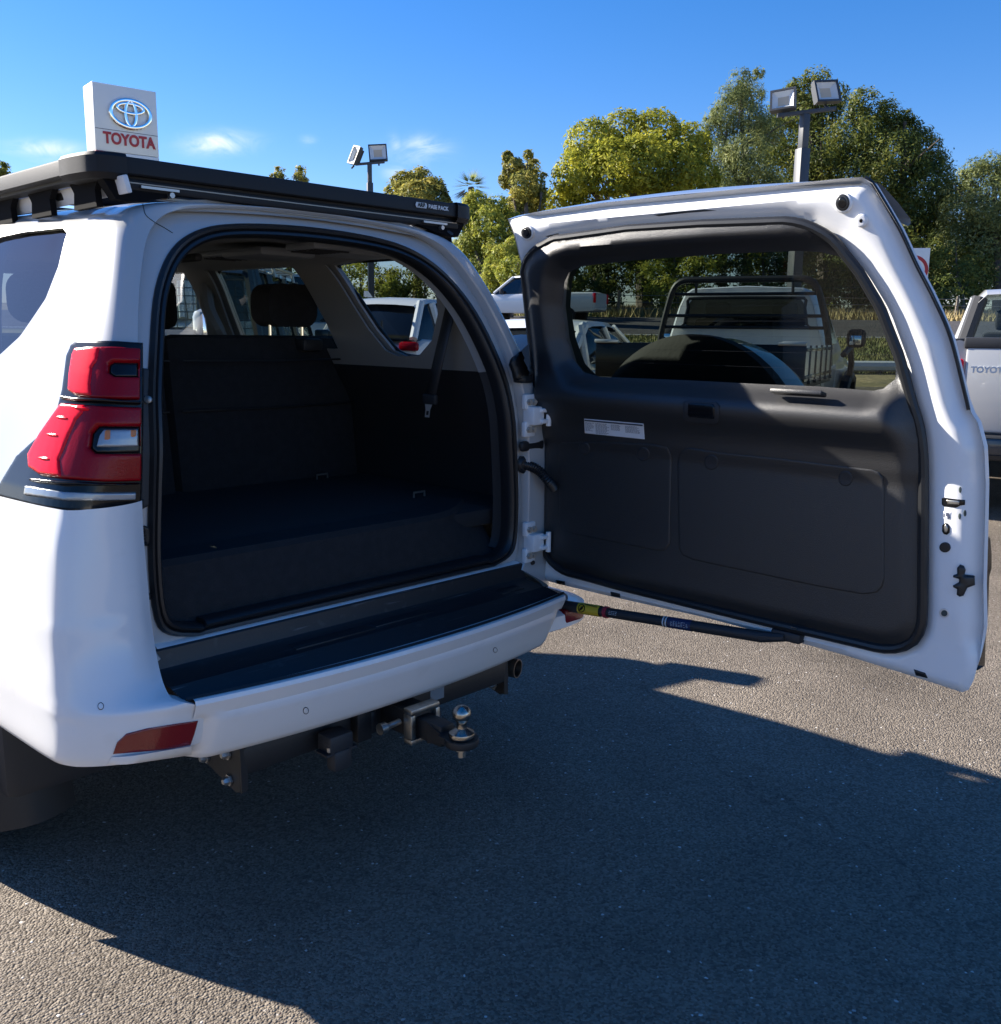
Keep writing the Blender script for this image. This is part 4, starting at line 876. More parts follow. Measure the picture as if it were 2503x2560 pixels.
def side_pt(y, z, s):     # point on the outer skin at (y, z)
    h = BV.ray_cast(Vector((s*2, y, z)), Vector((-s, 0, 0))); return h[0] if h[0] else Vector((s*.7, y, z))
def pane(W_, s, name, m, grow=.012, off=-.006):
    c = np.mean(W_, axis=0); P = [tuple(c+(np.array(p)-c)*(1+grow/np.linalg.norm(np.array(p)-c))) for p in W_]
    return raw(patch(P, [], .06, lambda u, v, a, b: side_pt(u, v, s)-Vector((s, 0, 0))*(.012), (s, 0, 0)), name, m, SUV)
for s in (-1, 1):
    pane(QW if s < 0 else QWR, s, 'quarter_window', M['quarter_glass'] if s < 0 else M['mid_glass']); pane(RW, s, 'rear_door_window', M['glass']); pane(FW, s, 'front_door_window', M['clear_glass'])
    for W_, nm in ((QW if s < 0 else QWR, 'window_seal'), (RW, 'window_seal'), (FW, 'window_seal')):
        pts = [side_pt(y, z, s)+Vector((s*-.004, 0, 0)) for y, z in curve(W_, 60, True)]
        MB().tube(pts, .009 if s > 0 else .0035, 6, True).build(nm, M['rubber'], SUV)
# sides below the window line are closed by the shell; wheels, sills, mirrors
for s in (-1, 1):
    for y in (.92, 3.72):
        t = MB().lathe([(.24, -.13), (.34, -.135), (.385, -.10), (.385, .10), (.34, .135), (.24, .13)], (s*.80, y, .385), (s, 0, 0), 36).build('wheel', M['tyre'], SUV)
        m = MB().lathe([(.245, -.1), (.25, .125), (.20, .10), (.06, .11), (.02, .115)], (s*.80, y, .385), (s, 0, 0), 36)
        for k in range(6): a = k*math.pi/3; m.tube([(s*.92, y+math.cos(a)*.05, .385+math.sin(a)*.05), (s*.925, y+math.cos(a)*.22, .385+math.sin(a)*.22)], .03, 6)
        m.build('rim', M['bolt'], t)
    fl = curve([(s*.92, .40, .20), (s*.93, .42, .35), (s*.93, .46, .55)], 8)
    MB().grid([[(x+(k-3)*.040, y+.015*((k-3)/3)**2*3, z) for k in range(7)] for x, y, z in [(q[0]-s*.12, q[1], q[2]) for q in fl]]).build('mud_flap', M['rubber'], SUV)
    mb = MB(); mb.box((s*.98, 2.72, 1.47), (.12, .05, .04), None, .015); mb.box((s*1.055, 2.68, 1.50), (.17, .10, .24), None, .04); mb.prism([Vector((s*.70, 2.75, 1.44)), Vector((s*.70, 3.38, 1.44)), Vector((s*.99, 2.98, 1.44)), Vector((s*.99, 2.68, 1.44))], (0, 0, 0), (0, 0, .07)); mo = mb.build('wing_mirror', M['paint'], SUV)
    MB().box((s*1.055, 2.628, 1.50), (.13, .004, .19), None, .0015).build('mirror_glass', M['mirror'], mo)
    MB().box((s*.88, 2.2, .42), (.14, 2.2, .06), None, .02).build('side_step', M['black'], SUV)
for s in (-1, 1): MB().box((s*.66, .50, .46), (.44, .22, .36), None, .04).build('arch_liner', M['black'], SUV)  # plain boxes standing for the liners, put in to block a light slit
MB().box((0, 2.2, .60), (1.62, 4.1, .10), None, .02).build('underbody', M['black'], SUV)
MB().box((0, 4.45, .72), (1.62, .25, .55), None, .08).build('front_bumper', M['bumper'], SUV)

# ---- opening seal
seal = []
for i in range(NR):
    bx, bz = OPB[i]; d = Vector((-bx, 0, 1.25-bz)).normalized(); seal.append((Vector((bx, lean(bz)+.004, bz)), d))
bx, bz = OPB[0]; nb = 40
for k in range(1, nb): x = .53-1.06*k/nb; seal.append((Vector((x, lean(bz)+.004, .757)), Vector((0, 0, 1))))
sr = []
for p, d in seal:
    sr.append([p+d*a+Vector((0, b, 0)) for a, b in ((-.002, .012), (-.003, -.004), (.004, -.014), (.011, -.012), (.015, -.003), (.019, -.010), (.026, -.012), (.033, -.004), (.036, .012), (.034, .04))])
sr.append(sr[0])
MB().grid(sr).build('opening_seal', M['rubber'], SUV)
# sill flange under the seal
sill = MB(); sill.grid([[(x, -.008+y, z) for y, z in ((.06, .760), (.005, .757), (-.008, .752), (-.012, .735), (-.012, .70))] for x in np.linspace(-.64, .64, 40)]); sill.build('sill_flange', M['paint_inner'], SUV)

# ---- inside
zf = .93
MB().box((0, .64, zf-.03), (1.26, .98, .06), None, .02).box((0, .72, zf-.034), (1.66, 1.22, .056), None, .01).build('cargo_floor', M['carpet'], SUV)
lip = []
for k in range(41):
    x = -.63+1.26*k/40; yb = .075+.16*max(0, (x-.30)/.33)**2
    lip.append([(x, yb+.16, zf+.002), (x, yb+.06, zf+.004), (x, yb+.018, zf+.010), (x, yb, zf-.004), (x, yb-.004, zf-.03), (x, .055+.6*(yb-.075), .86), (x, .05+.3*(yb-.075), .80), (x, .045, .775), (x, .02, .770)])
MB().grid(lip).build('sill_trim', M['cloth'], SUV)
def soft(c, d, bev, tilt=0): return MB().box(c, d, Matrix.Rotation(tilt, 3, 'X'), bev)
soft((-.42, 1.16, 1.16), (.84, .15, .66), .05, -.12).build('seat_back', M['cloth'], SUV)
soft((.41, 1.16, 1.16), (.82, .15, .66), .05, -.12).build('seat_back', M['cloth'], SUV)
for x0, x1 in ((-.80, -.02), (.03, .80)):
    zz = [(1.40, .0), (1.22, .0), (1.02, .0)]
    for z, _ in zz: MB().tube([(x0, 1.083+(1.16-z)*.12, z), ((x0+x1)/2, 1.078+(1.16-z)*.12, z-.004), (x1, 1.083+(1.16-z)*.12, z)], .0035, 6).build('seat_seam', M['rubber'], SUV)
MB().box((.60, 1.13, 1.455), (.10, .12, .05), None, .015).build('seat_latch', M['black'], SUV)
for hx, w_ in ((.553, .225), (-.35, .24)):
    bm = bmesh.new(); bmesh.ops.create_cube(bm, size=1); bmesh.ops.scale(bm, vec=(w_, .13, .165), verts=bm.verts)
    bmesh.ops.bevel(bm, geom=[e for e in bm.edges if abs(e.verts[0].co.y-e.verts[1].co.y) > .05], offset=.058, segments=6, affect='EDGES', profile=.5); bm.transform(Matrix.Translation((hx, 1.20, 1.607)))
    h = MB().bm(bm).build('headrest', M['cloth'], SUV)
    for s in (-.075, .075): MB().cyl((hx+s, 1.19, 1.46), (hx+s, 1.19, 1.56), .007, 8).build('headrest_post', M['chrome'], h)
for sx in (-.38, .40):
    soft((sx, 2.0, 1.15), (.50, .16, .66), .06, -.15).build('front_seat', M['cloth'], SUV); soft((sx, 2.06, 1.62), (.27, .12, .22), .045).build('headrest', M['cloth'], SUV)
MB().box((0, 2.95, 1.12), (1.3, .4, .22), None, .08).build('dashboard', M['black'], SUV)
for x, y in ((.56, .40), (-.56, .40), (.56, .98)):
    MB().tube([(x-.025, y, zf+.004), (x-.025, y, zf+.022), (x+.025, y, zf+.022), (x+.025, y, zf+.004)], .004, 6).build('tie_down_hook', M['bolt'], SUV)
# right-hand pillars and belts
MB().tube([(.648, 1.90, 1.70), (.655, 1.91, 1.60), (.665, 1.90, 1.48), (.70, 1.86, 1.35)], [.05, .055, .055, .05], 8).build('centre_pillar_trim', M['pillar'], SUV)
mb = MB(); mb.tube(curve([(.60, 1.88, 1.70), (.56, 1.80, 1.60), (.57, 1.75, 1.52), (.62, 1.80, 1.47)], 12).tolist(), .028, 8); mb.build('belt_guide', M['pillar'], SUV)
def strap(pts, w, name, axis):
    mb = MB(); ax = Vector(axis)*w/2; pts = [Vector(p) for p in pts]
    mb.grid([[p-ax, p, p+ax] for p in pts]); o = mb.build(name, M['black'], SUV); so = o.modifiers.new('s', 'SOLIDIFY'); so.thickness = .003; return o
bt0 = onp(380+.5095*1475, 550+.5095*400, 'x', .575); bt1 = onp(380+.5095*1405, 550+.5095*700, 'x', .56); bt2 = onp(380+.5095*1365, 550+.5095*880, 'x', .55)
ub = strap([bt0, bt1, bt2], .050, 'seat_belt', (0, 1, 0))
MB().box(bt0+Vector((.02, 0, .02)), (.03, .08, .06), None, .012).build('belt_guide', M['black'], SUV)
MB().box(bt2+Vector((0, 0, .0)), (.018, .065, .035), None, .006).build('tongue_cover', M['black'], ub)
tq = [(-.020, -.012), (.020, -.012), (.012, -.035), (.011, -.062), (-.013, -.062), (-.012, -.035)]
raw(patch(tq, [[(-.006, -.040), (.006, -.040), (.006, -.054), (-.006, -.054)]], .006, lambda u, v, a, b: bt2+Vector((-.004, u-.2*v, v)), (-1, 0, 0)), 'belt_tongue', M['alu'], ub, False)
bg0 = onp(380+.5095*1460, 550+.5095*330, 'x', .58)
MB().lathe([(.05, -.012), (.052, 0), (.045, .010), (.02, .014)], bg0, (-1, 0, .2), 20).build('belt_cover', M['pillar'], SUV)
# roof fittings
def roofpt(X, Y): return onp(X, Y, 'z', 1.765)
def vent(X, Y, w, l):
    p = roofpt(X, Y); p.z = 1.772; o = MB().box(p, (w, l, .022), None, .008).build('roof_vent', M['pillar'], SUV); m = MB()
    for k in range(7): m.box(p+Vector((0, -l/2+l*(k+.8)/7.6, -.012)), (w*.82, .008, .008))
    m.build('vent_slats', M['black'], o)
Zi = lambda a, b: (380+.5095*a, 550+.5095*b)
vent(*Zi(420, 178), .15, .30); vent(*Zi(825, 147), .16, .16)
for a, b, w, l in ((570, 172, .22, .26), (1000, 165, .24, .16)): p = roofpt(*Zi(a, b)); p.z = 1.768; MB().box(p, (w, l, .03), None, .013).build('reading_lamp', M['pillar'], SUV)
gp = onp(*Zi(150, 190), 'z', 1.74); MB().box(gp, (.03, .22, .025), None, .010).build('grab_handle', M['black'], SUV)
# ---- tail lamps: outline carried onto the corner of the body
T3 = lambda L: zc(0, 800, 700, 1500, L)
Z4 = lambda L: zc(0, 1400, 1400, 2100, L)
hous = T3([(545, 145), (760, 148), (965, 160), (966, 600), (962, 1000), (950, 1290), (780, 1306), (600, 1310), (440, 1303), (330, 1290), (150, 1255), (0, 1222), (-120, 1198), (-40, 1130), (20, 1110), (130, 930), (230, 840), (320, 760), (400, 640), (440, 480), (468, 250), (500, 175)])
tl = raw(decal(hous, 6, .010, 7, bv=BVO), 'tail_light', M['gloss_black'], SUV)
def lens(name, L, m, depth, bev=6, step=5, holes=(), shape=None): return raw(decal(T3(L), step, depth, bev, -.006, [T3(h) for h in holes], BVO, shape), name, m, tl)
kx = 700/1904
ush = [(760, 320), (785, 302), (925, 302), (925, 398), (785, 400), (755, 375)]
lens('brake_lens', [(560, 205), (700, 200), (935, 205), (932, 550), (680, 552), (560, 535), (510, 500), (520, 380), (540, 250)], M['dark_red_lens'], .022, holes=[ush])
lens('sunlit_lens', [(565, 212), (700, 208), (728, 212), (712, 300), (682, 350), (668, 470), (672, 540), (565, 528), (518, 495), (526, 380), (546, 255)], M['red_lens'], .0255, 5)  # brighter red paints the lens half in sun; the dark red base carries the shade
for y in (225, 262, 470, 508): lens('lens_rib', [(745, y), (925, y+2), (925, y+6), (745, y+4)], M['red_lens'], .0235, 2, 3)
lens('lens_inset', ush, M['gloss_black'], .014)
lsh = [(690, 730), (935, 728), (940, 905), (665, 912), (635, 880), (650, 780)]
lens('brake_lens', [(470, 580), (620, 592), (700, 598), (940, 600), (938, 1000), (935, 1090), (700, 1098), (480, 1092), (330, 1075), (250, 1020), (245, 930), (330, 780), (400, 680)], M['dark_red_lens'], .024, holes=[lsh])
lens('sunlit_lens', [(474, 588), (640, 598), (620, 660), (585, 700), (540, 800), (500, 900), (472, 965), (480, 1085), (335, 1068), (258, 1018), (252, 932), (335, 785), (404, 686)], M['red_lens'], .0275, 6)  # sunlit part of the lower lens, painted in as a brighter red patch
for y in (945, 975, 1005, 1035, 1062): lens('lens_rib', [(560, y+4), (928, y), (928, y+5), (560, y+9)], M['red_lens'], .0252, 2, 3)
for c in ((495, 690), (432, 806), (375, 965), (610, 625)): lens('led_spot', [(c[0]+math.cos(t)*48, c[1]+math.sin(t)*17+math.cos(t)*6) for t in np.linspace(0, 6.28, 16, endpoint=False)], M['red_lens'], .031, 6, 3)
lens('lens_inset', lsh, M['gloss_black'], .015)
rl = lens('reverse_lens', [(715, 752), (917, 745), (918, 862), (668, 872), (690, 790)], M['clear_lens'], .021, 4, 4)
for q in ([(718, 755), (755, 752), (750, 822), (712, 826)], [(860, 750), (905, 748), (905, 800), (862, 805)]): lens('bulb', q, M['amber'], .0225, 3, 4)
st = lens('clear_strip', [(225, 1135), (480, 1172), (905, 1165), (900, 1218), (470, 1232), (215, 1200)], M['clear_lens'], .022, 4, 4)
for k in range(5): lens('strip_rib', [(480, 1180+k*10), (890, 1174+k*9), (890, 1177+k*9), (480, 1184+k*10)], M['chrome'], .0235, 2, 3)
for L in ([(280, 1090), (460, 1105), (930, 1100), (930, 1112), (460, 1135), (270, 1112)], [(475, 535), (560, 548), (930, 562), (930, 585), (560, 575), (475, 560)]): lens('lens_trim', L, M['gloss_black'], .030, 4, 4)
# black bracket strip between lamp and seal
raw(decal(T3([(966, 330), (1010, 335), (1022, 360), (1022, 1240), (1005, 1262), (956, 1290), (964, 700)]), 5, .006, 5), 'lamp_bracket', M['black'], SUV)
for a, b in ((995, 548), (1042, 1168)):
    p = hit(*T3([(a, b)])[0], .012); MB().lathe([(.009, 0), (.009, .006), (.004, .008)], p, -CD, 10).build('bracket_screw', M['bolt'], SUV)
for q, nm in (([(950, 1405), (975, 1395), (1008, 1410), (1012, 1500), (995, 1535), (955, 1535), (940, 1500)], 'door_catch'), ([(930, 1662), (945, 1656), (963, 1682), (945, 1700), (930, 1698)], 'rubber_stop'), ([(950, 1835), (985, 1830), (1020, 1865), (1018, 1900), (960, 1900)], 'rubber_stop')):
    raw(decal(T3(q), 4, .010, 5), nm, M['rubber'], SUV)
# clearance plugs on the header
for L in (zc(0, 350, 600, 700, [(1128, 448), (1150, 440), (1195, 446), (1200, 460), (1180, 478), (1130, 480)]), zc(950, 280, 1450, 640, [(640, 1128), (665, 1130), (700, 1155), (697, 1172), (680, 1172), (645, 1145)])):
    raw(decal(L, 4, .006, 4), 'rubber_plug', M['rubber'], SUV)

# sealed body joints at the top corners
def seam(L, w, name='body_seam'):
    pts = []
    for x, y in curve(L, 30):
        p = hit(x, y, .0006)
        if p is not None: pts.append(p)
    MB().tube(pts, w, 5).build(name, M['hole'], SUV)
seam(zc(0, 350, 600, 700, [(1130, 485), (1140, 540), (1160, 600), (1230, 655), (1300, 695), (1370, 738)]), .0011)
seam(zc(950, 280, 1450, 640, [(700, 1172), (735, 1200), (748, 1240), (740, 1280)]), .0011)
# ---- rear bumper: corner pieces and centre beam
ROWS = [(.555, [(.925, .60), (.92, .36), (.912, .14), (.903, -.02), (.890, -.07), (.865, -.105), (.80, -.150), (.72, -.168), (.60, -.165)]),
        (.58, [(.93, .60), (.927, .36), (.918, .14), (.909, -.03), (.897, -.08), (.870, -.115), (.80, -.162), (.72, -.180), (.60, -.178)]),
        (.64, [(.935, .60), (.930, .36), (.920, .13), (.911, -.04), (.900, -.088), (.872, -.125), (.80, -.175), (.72, -.198), (.60, -.200)]),
        (.675, [(.936, .60), (.931, .36), (.921, .12), (.912, -.045), (.900, -.092), (.872, -.128), (.80, -.178), (.73, -.205), (.66, -.215)]),
        (.69, [(.936, .60), (.931, .36), (.921, .12), (.912, -.045), (.900, -.092), (.872, -.126), (.80, -.172), (.745, -.192), (.695, -.195)]),
        (.705, [(.936, .60), (.931, .36), (.921, .12), (.911, -.043), (.899, -.090), (.870, -.122), (.80, -.158), (.745, -.165), (.692, -.150)]),
        (.74, [(.936, .60), (.930, .36), (.919, .11), (.909, -.040), (.896, -.084), (.866, -.112), (.795, -.138), (.73, -.128), (.680, -.100)]),
        (.80, [(.934, .60), (.928, .36), (.915, .11), (.903, -.035), (.890, -.076), (.860, -.100), (.79, -.116), (.72, -.102), (.672, -.066)]),
        (.865, [(.932, .60), (.925, .36), (.911, .10), (.899, -.030), (.886, -.070), (.855, -.092), (.785, -.104), (.718, -.090), (.672, -.054)]),
        (.89, [(.931, .60), (.923, .36), (.907, .10), (.894, -.029), (.881, -.068), (.851, -.089), (.782, -.099), (.717, -.086), (.671, -.052)]),
        (1.03, [(.922, .60), (.911, .36), (.888, .10), (.872, -.022), (.858, -.056), (.83, -.074), (.77, -.081), (.712, -.068), (.670, -.040)]),
        (1.12, [(.905, .60), (.891, .36), (.868, .10), (.850, -.018), (.838, -.050), (.81, -.066), (.758, -.072), (.708, -.061), (.668, -.038)])]
bv_parts = []
def corner_piece(s):
    R = []
    for z, P in ROWS: R.append([Vector((s*x, y, z)) for x, y in curve(P, 64)])
    # smooth between rows
    C = [curve([R[i][j] for i in range(len(R))], 48) for j in range(64)]
    G = [[Vector(C[j][i]) for j in range(64)] for i in range(48)]
    # roll the bottom edge under and the inner edge forward
    G.insert(0, [Vector((p.x*.985, p.y+.03 if j > 26 else p.y, p.z-.012)) for j, p in enumerate(G[0])]); G.insert(0, [Vector((p.x*.95, p.y+.07 if j > 26 else p.y, p.z-.004)) for j, p in enumerate(G[0])])
    for r in G: r.append(r[-1]+Vector((0, .012, 0))+Vector((-s*.002, 0, 0))); r.append(r[-1]+Vector((0, .05, 0)))
    return G
bm_ = MB(); GL = corner_piece(-1); GRt = []
for z, kx_ in ((.565, .95), (.545, .985), (.555, 1.0), (.575, 1.0), (.597, .998), (.606, .985), (.609, .96)):
    GRt.append([Vector((x*kx_ if x > .7 else x, y+(1-kx_)*1.2, z)) for x, y in curve(ROWS[1][1], 64)])
bm_.grid(GL); bm_.grid(GRt)
yo = lambda x: -.272+.136*(abs(x)/.69)**2.2*.5
sec = lambda x: [(yo(x)+.10, .672), (yo(x)+.03, .679), (yo(x)+.004, .683), (yo(x)-.004, .680), (yo(x)-.007, .670), (yo(x)+.002, .650), (yo(x)+.010, .635), (yo(x)+.008, .624), (yo(x)+.013, .610), (yo(x)+.036, .56), (yo(x)+.052, .525), (yo(x)+.066, .508), (yo(x)+.09, .500), (yo(x)+.16, .505)]
R = []
for k in range(61):
    x = -.655+1.293*k/60; e = max(0, (abs(x)-.595)/.06); P = []
    for y, z in sec(x):
        low = 1 if z < .632 else 0
        P.append((x-(.012*e*low*(1 if x > 0 else -1) if 0 else 0), y+low*.055*e*e, z+(.012*e*e if z < .53 else 0)))
    R.append(P)
bm_.grid(R)
# lower scuff lip along the centre beam
bum = bm_.build('rear_bumper', M['bumper'], SUV)
BB = Surf([v.co[:] for v in bum.data.vertices], [p.vertices[:] for p in bum.data.polygons])
for X, Y, r in ((343, 497, 13), (1040, 512, 12), (1684, 306, 9)):
    x, y = Z4([(X, Y)])[0]; rr = r*.7353
    ring = lambda q, sx=.82: [(x+math.cos(t)*q*sx, y+math.sin(t)*q) for t in np.linspace(0, 2*math.pi, 28, endpoint=False)]
    ps = raw(decal(ring(rr*.80), 2.5, .0015, 3, .0, bv=BB), 'parking_sensor', M['bumper'], bum); raw(decal(ring(rr), 2, .001, 2, .0, [ring(rr*.80)], bv=BB), 'sensor_ring', M['gloss_black'], bum)
# reflectors
rf = Z4([(385, 658), (398, 620), (430, 590), (500, 572), (600, 556), (672, 546), (660, 590), (645, 632), (520, 647)])
raw(decal([(x, y) for x, y in rf], 5, .004, 5, .001, bv=BB), 'reflector', M['reflector'], bum)
lg = []
for k in range(15):
    t = k/14; x0, y0 = Z4([(380+265*t, 668-32*t-10*t*t)])[0]; x1, y1 = Z4([(362+285*t, 697-30*t-8*t*t)])[0]
    a_ = hit(x0, y0, .002, BB); b_ = hit(x1, y1, .002, BB)
    if a_ is None or b_ is None: continue
    e = math.sin(math.pi*min(1, t*4)/2)*.014; lg.append([a_, a_+Vector((-.2, -1, .1))*e*.8, a_.lerp(b_, .35)+Vector((-.2, -1, 0))*e, a_.lerp(b_, .8)+Vector((-.2, -1, -.1))*e*.8, b_])
MB().grid(lg).build('reflector_ledge', M['bumper'], bum)
MB().box((.735, -.165, .59), (.10, .04, .05), None, .012).build('reflector', M['reflector'], bum)
# step pad
pd = []
for k in range(81):
    x = -.668+1.316*k/80; o = yo(x); e = max(0, (abs(x)-.60)/.068)
    pd.append([(x, -.016, .752), (x, -.022, .748), (x, -.026, .725), (x, -.032, .706), (x, -.045, .698), (x, -.10, .694), (x, -.118, .690)] +
              sum([[(x, -.118+(o+.125)*t, .690-.002*q), (x, -.118+(o+.125)*(t+.04), .6925-.002*q)] for q, t in enumerate(np.linspace(.05, .90, 9))], []) + [(x, o+.010, .689), (x, o+.004, .684)])
pdo = MB().grid(pd).build('step_pad', M['pad'], bum)
for a, b, c in ((-.18, -.085, .26), (.07, -.075, .22), (.52, -.08, .10)): MB().box((a, b, .694), (c, .045, .006), None, .002).build('pad_recess', M['pad'], bum)

# ---- tow bar
tb = MB(); tb.box((0, -.075, .440), (.96, .075, .075), None, .006)
tow = tb.build('tow_bar', M['towbar'], SUV)
for s in (-1, 1):
    m = MB(); m.prism([Vector((0, -.105, .50)), Vector((0, .09, .50)), Vector((0, .06, .385)), Vector((0, -.085, .352)), Vector((0, -.105, .360))], (s*.487, 0, 0), (s*.478, 0, 0))
    m.prism([Vector((s*.487, -.104, .50)), Vector((s*.465, -.104, .50)), Vector((s*.470, -.107, .362)), Vector((s*.487, -.107, .358))], (0, 0, 0), (0, -.007, 0))
    m.build('side_plate', M['towbar'], tow)
    for y, z in ((-.055, .448), (-.058, .378), (.055, .402)): MB().lathe([(.016, 0), (.016, .005), (.011, .005), (.011, .014), (.007, .020)], (s*.488 if s < 0 else .477, y, z), (-1, 0, 0), 6).build('bolt', M['bolt'], tow)
MB().box((0, -.16, .447), (.078, .18, .078), None, .006).build('receiver', M['towbar'], tow)
cl = MB()
for bx_, bz_, sx_, sz_ in ((0, .043, .104, .016), (0, -.043, .104, .016), (-.045, 0, .016, .07), (.045, 0, .016, .07)): cl.box((bx_, -.245, .447+bz_), (sx_, .035, sz_), None, .004)
cl.build('receiver_collar', M['steel'], tow)
MB().box((0, -.28, .440), (.05, .14, .06), None, .006).prism([Vector((0, -.30, .47)), Vector((0, -.36, .45)), Vector((0, -.36, .43)), Vector((0, -.30, .41))], (-.03, 0, 0), (.03, 0, 0)).lathe([(.045, -.009), (.047, 0), (.045, .010)], (0, -.404, .440), (0, 0, 1), 28).box((0, -.375, .4405), (.075, .05, .0185)).build('ball_mount', M['towbar'], tow)
MB().lathe([(.010, .0), (.034, .0), (.036, .006), (.034, .014), (.020, .022), (.014, .026), (.013, .040), (.016, .046), (.0225, .053), (.025, .063), (.0228, .075), (.016, .084), (.008, .0878)], (0, -.404, .452), (0, 0, 1), 32).build('tow_ball', M['ball'], tow)
MB().lathe([(.019, .0), (.019, -.014), (.011, -.014), (.011, -.034)], (0, -.404, .430), (0, 0, 1), 6).build('ball_nut', M['steel'], tow)
MB().tube([(-.055, -.215, .455), (-.115, -.215, .452)], .009, 10).lathe([(.016, 0), (.016, .02)], (-.105, -.215, .4525), (-1, 0, 0), 12).build('hitch_pin', M['steel'], tow)
pk = MB(); pk.box((-.235, -.165, .44), (.075, .06, .05), None, .006); pk.box((-.235, -.18, .395), (.06, .045, .06), None, .012); pk.box((-.235, -.17, .418), (.10, .05, .006)); plg = pk.build('trailer_socket', M['black'], tow)
MB().lathe([(.008, 0), (.008, .012)], (-.268, -.185, .425), (0, 0, 1), 8).build('bolt', M['bolt'], tow)
MB().box((-.12, -.13, .445), (.05, .03, .10), None, .004).box((-.09, -.12, .44), (.03, .05, .07), None, .01).build('safety_chain_loop', M['towbar'], tow)
raw(patch([(.150, .475), (.205, .475), (.205, .425), (.150, .425)], [], .02, lambda u, v, a, b: Vector((u, -.1135, v)), (0, -1, 0)), 'rating_label', M['clear_lens'], tow, False)
ex = MB(); ex.lathe([(.032, 0), (.032, .20), (.028, .20), (.028, .02)], (.50, .10, .425), (.30, -1, -.02), 24); ex.build('exhaust_pipe', M['exhaust'], SUV)

# ---- hinge side of the body
Z5 = lambda L: zc(1200, 800, 1900, 1800, L, 1363)
def cast(a, b, off=.01):
    x, y = Z5([(a, b)])[0]; p = hit(x, y, off); return p if p is not None else onp(x, y, 'x', .67)
raw(decal(Z5([(240, 112), (243, 308), (205, 308), (175, 300), (165, 250), (150, 215), (160, 180), (200, 150)]), 5, .018, 8), 'hinge_cover', M['rubber'], SUV)
for z in (1.235, .82):
    p = onp(*Z5([(262, 465 if z > 1 else 1080)])[0], 'y', -.035)
    m = MB(); m.box(p+Vector((.0, .0, 0)), (.055, .05, .062), None, .008); m.box(p+Vector((.025, -.022, .018)), (.04, .03, .014), None, .004); m.box(p+Vector((.025, -.022, -.018)), (.04, .03, .014), None, .004); m.cyl(p+Vector((.038, -.032, -.034)), p+Vector((.038, -.032, .034)), .009, 10)
    m.box(p+Vector((-.012, .012, .045)), (.05, .02, .05), None, .006); m.box(p+Vector((-.012, .012, -.045)), (.05, .02, .05), None, .006)
    hg = m.build('hinge', M['paint_inner'], SUV)
    for dz in (.045, -.045):
        for dx in (-.022, .0): MB().lathe([(.011, 0), (.011, .006), (.007, .006), (.007, .012)], p+Vector((dx, 0, dz)), (-.3, -1, 0), 6).build('bolt', M['bolt'], hg)
p = cast(215, 612, .004); MB().box(p+Vector((.03, -.01, 0)), (.11, .02, .035), None, .01).lathe([(.016, 0), (.016, .012), (.008, .016)], p, (-.4, -1, 0), 12).build('check_arm', M['rubber'], SUV)
p0 = cast(212, 705, -.005); p1 = Vector((.735, -.075, 1.005)); cs = curve([p0, p0+Vector((.012, -.045, -.012)), p0+Vector((.03, -.075, -.045)), p1], 44)
MB().tube([Vector(q) for q in cs], [.0175 if k % 2 else .0145 for k in range(44)], 12).lathe([(.03, -.01), (.03, .004), (.02, .012)], p0, (-.3, -1, 0), 16).build('wiring_boot', M['rubber'], SUV)
p = cast(254, 1180, .003); MB().lathe([(.009, 0), (.007, .004)], p, (-.3, -1, 0), 12).build('body_plug', M['rubber'], SUV)

# ---- roof rack
RK = 1.915
rk = MB()
fr = [(-.635, .26), (-.60, .205), (-.50, .20), (.50, .20), (.60, .205), (.635, .26), (.635, 2.35), (.58, 2.42), (-.58, 2.42), (-.635, 2.35)]
P = [Vector((x, y, 0)) for x, y in curve([(-.635, 1.3), (-.635, .6), (-.633, .30), (-.615, .222), (-.54, .20), (-.3, .197), (0, .196), (.3, .197), (.54, .20), (.615, .222), (.633, .30), (.635, .6), (.635, 1.3), (.633, 2.3), (.58, 2.4), (0, 2.41), (-.58, 2.4), (-.633, 2.3)], 120, True)]
ring = []
for i, p in enumerate(P):
    t = (P[(i+1) % 120]-P[i-1]).normalized(); o = Vector((-t.y, t.x, 0)); o = o if o.dot(p-Vector((0, 1.3, 0))) > 0 else -o
    ring.append([p+o*a+Vector((0, 0, b)) for a, b in ((-.05, RK-.004), (-.004, RK), (-.001, RK-.002), (0, RK-.006), (0, RK-.038), (-.003, RK-.0415), (-.020, RK-.0425), (-.021, RK-.050), (-.05, RK-.052))])
ring.append(ring[0]); rk.grid(ring)
rack = rk.build('roof_rack', M['rack'], SUV, 20)
for s in (-1, 1):   # corner castings, a touch proud of the rails
    cp = [Vector((x*s, y, 0)) for x, y in curve([(-.6385, .36), (-.637, .30), (-.622, .222), (-.585, .1985), (-.547, .1955)], 14)]; cr = []
    for i, p in enumerate(cp):
        t = (cp[min(13, i+1)]-cp[max(0, i-1)]).normalized(); o = Vector((-t.y, t.x, 0)); o = o if o.dot(p-Vector((0, 1.3, 0))) > 0 else -o
        cr.append([p+o*a+Vector((0, 0, b)) for a, b in ((-.06, RK+.006), (-.004, RK+.005), (.003, RK-.004), (.003, RK-.042), (-.006, RK-.056), (-.05, RK-.058))])
    MB().grid(cr).build('corner_casting', M['rack'], rack, 25)
for k in range(7):
    y = .36+k*.32; MB().box((0, y, RK-.016), (1.20, .10, .018), None, .004).build('slat', M['rack'], rack)
for y in (.235, .55, 1.1, 1.7, 2.3):
    MB().box((0, y, RK-.062), (1.14, .045, .028), None, .005).build('cross_beam', M['rack'], rack)
gm = MB()
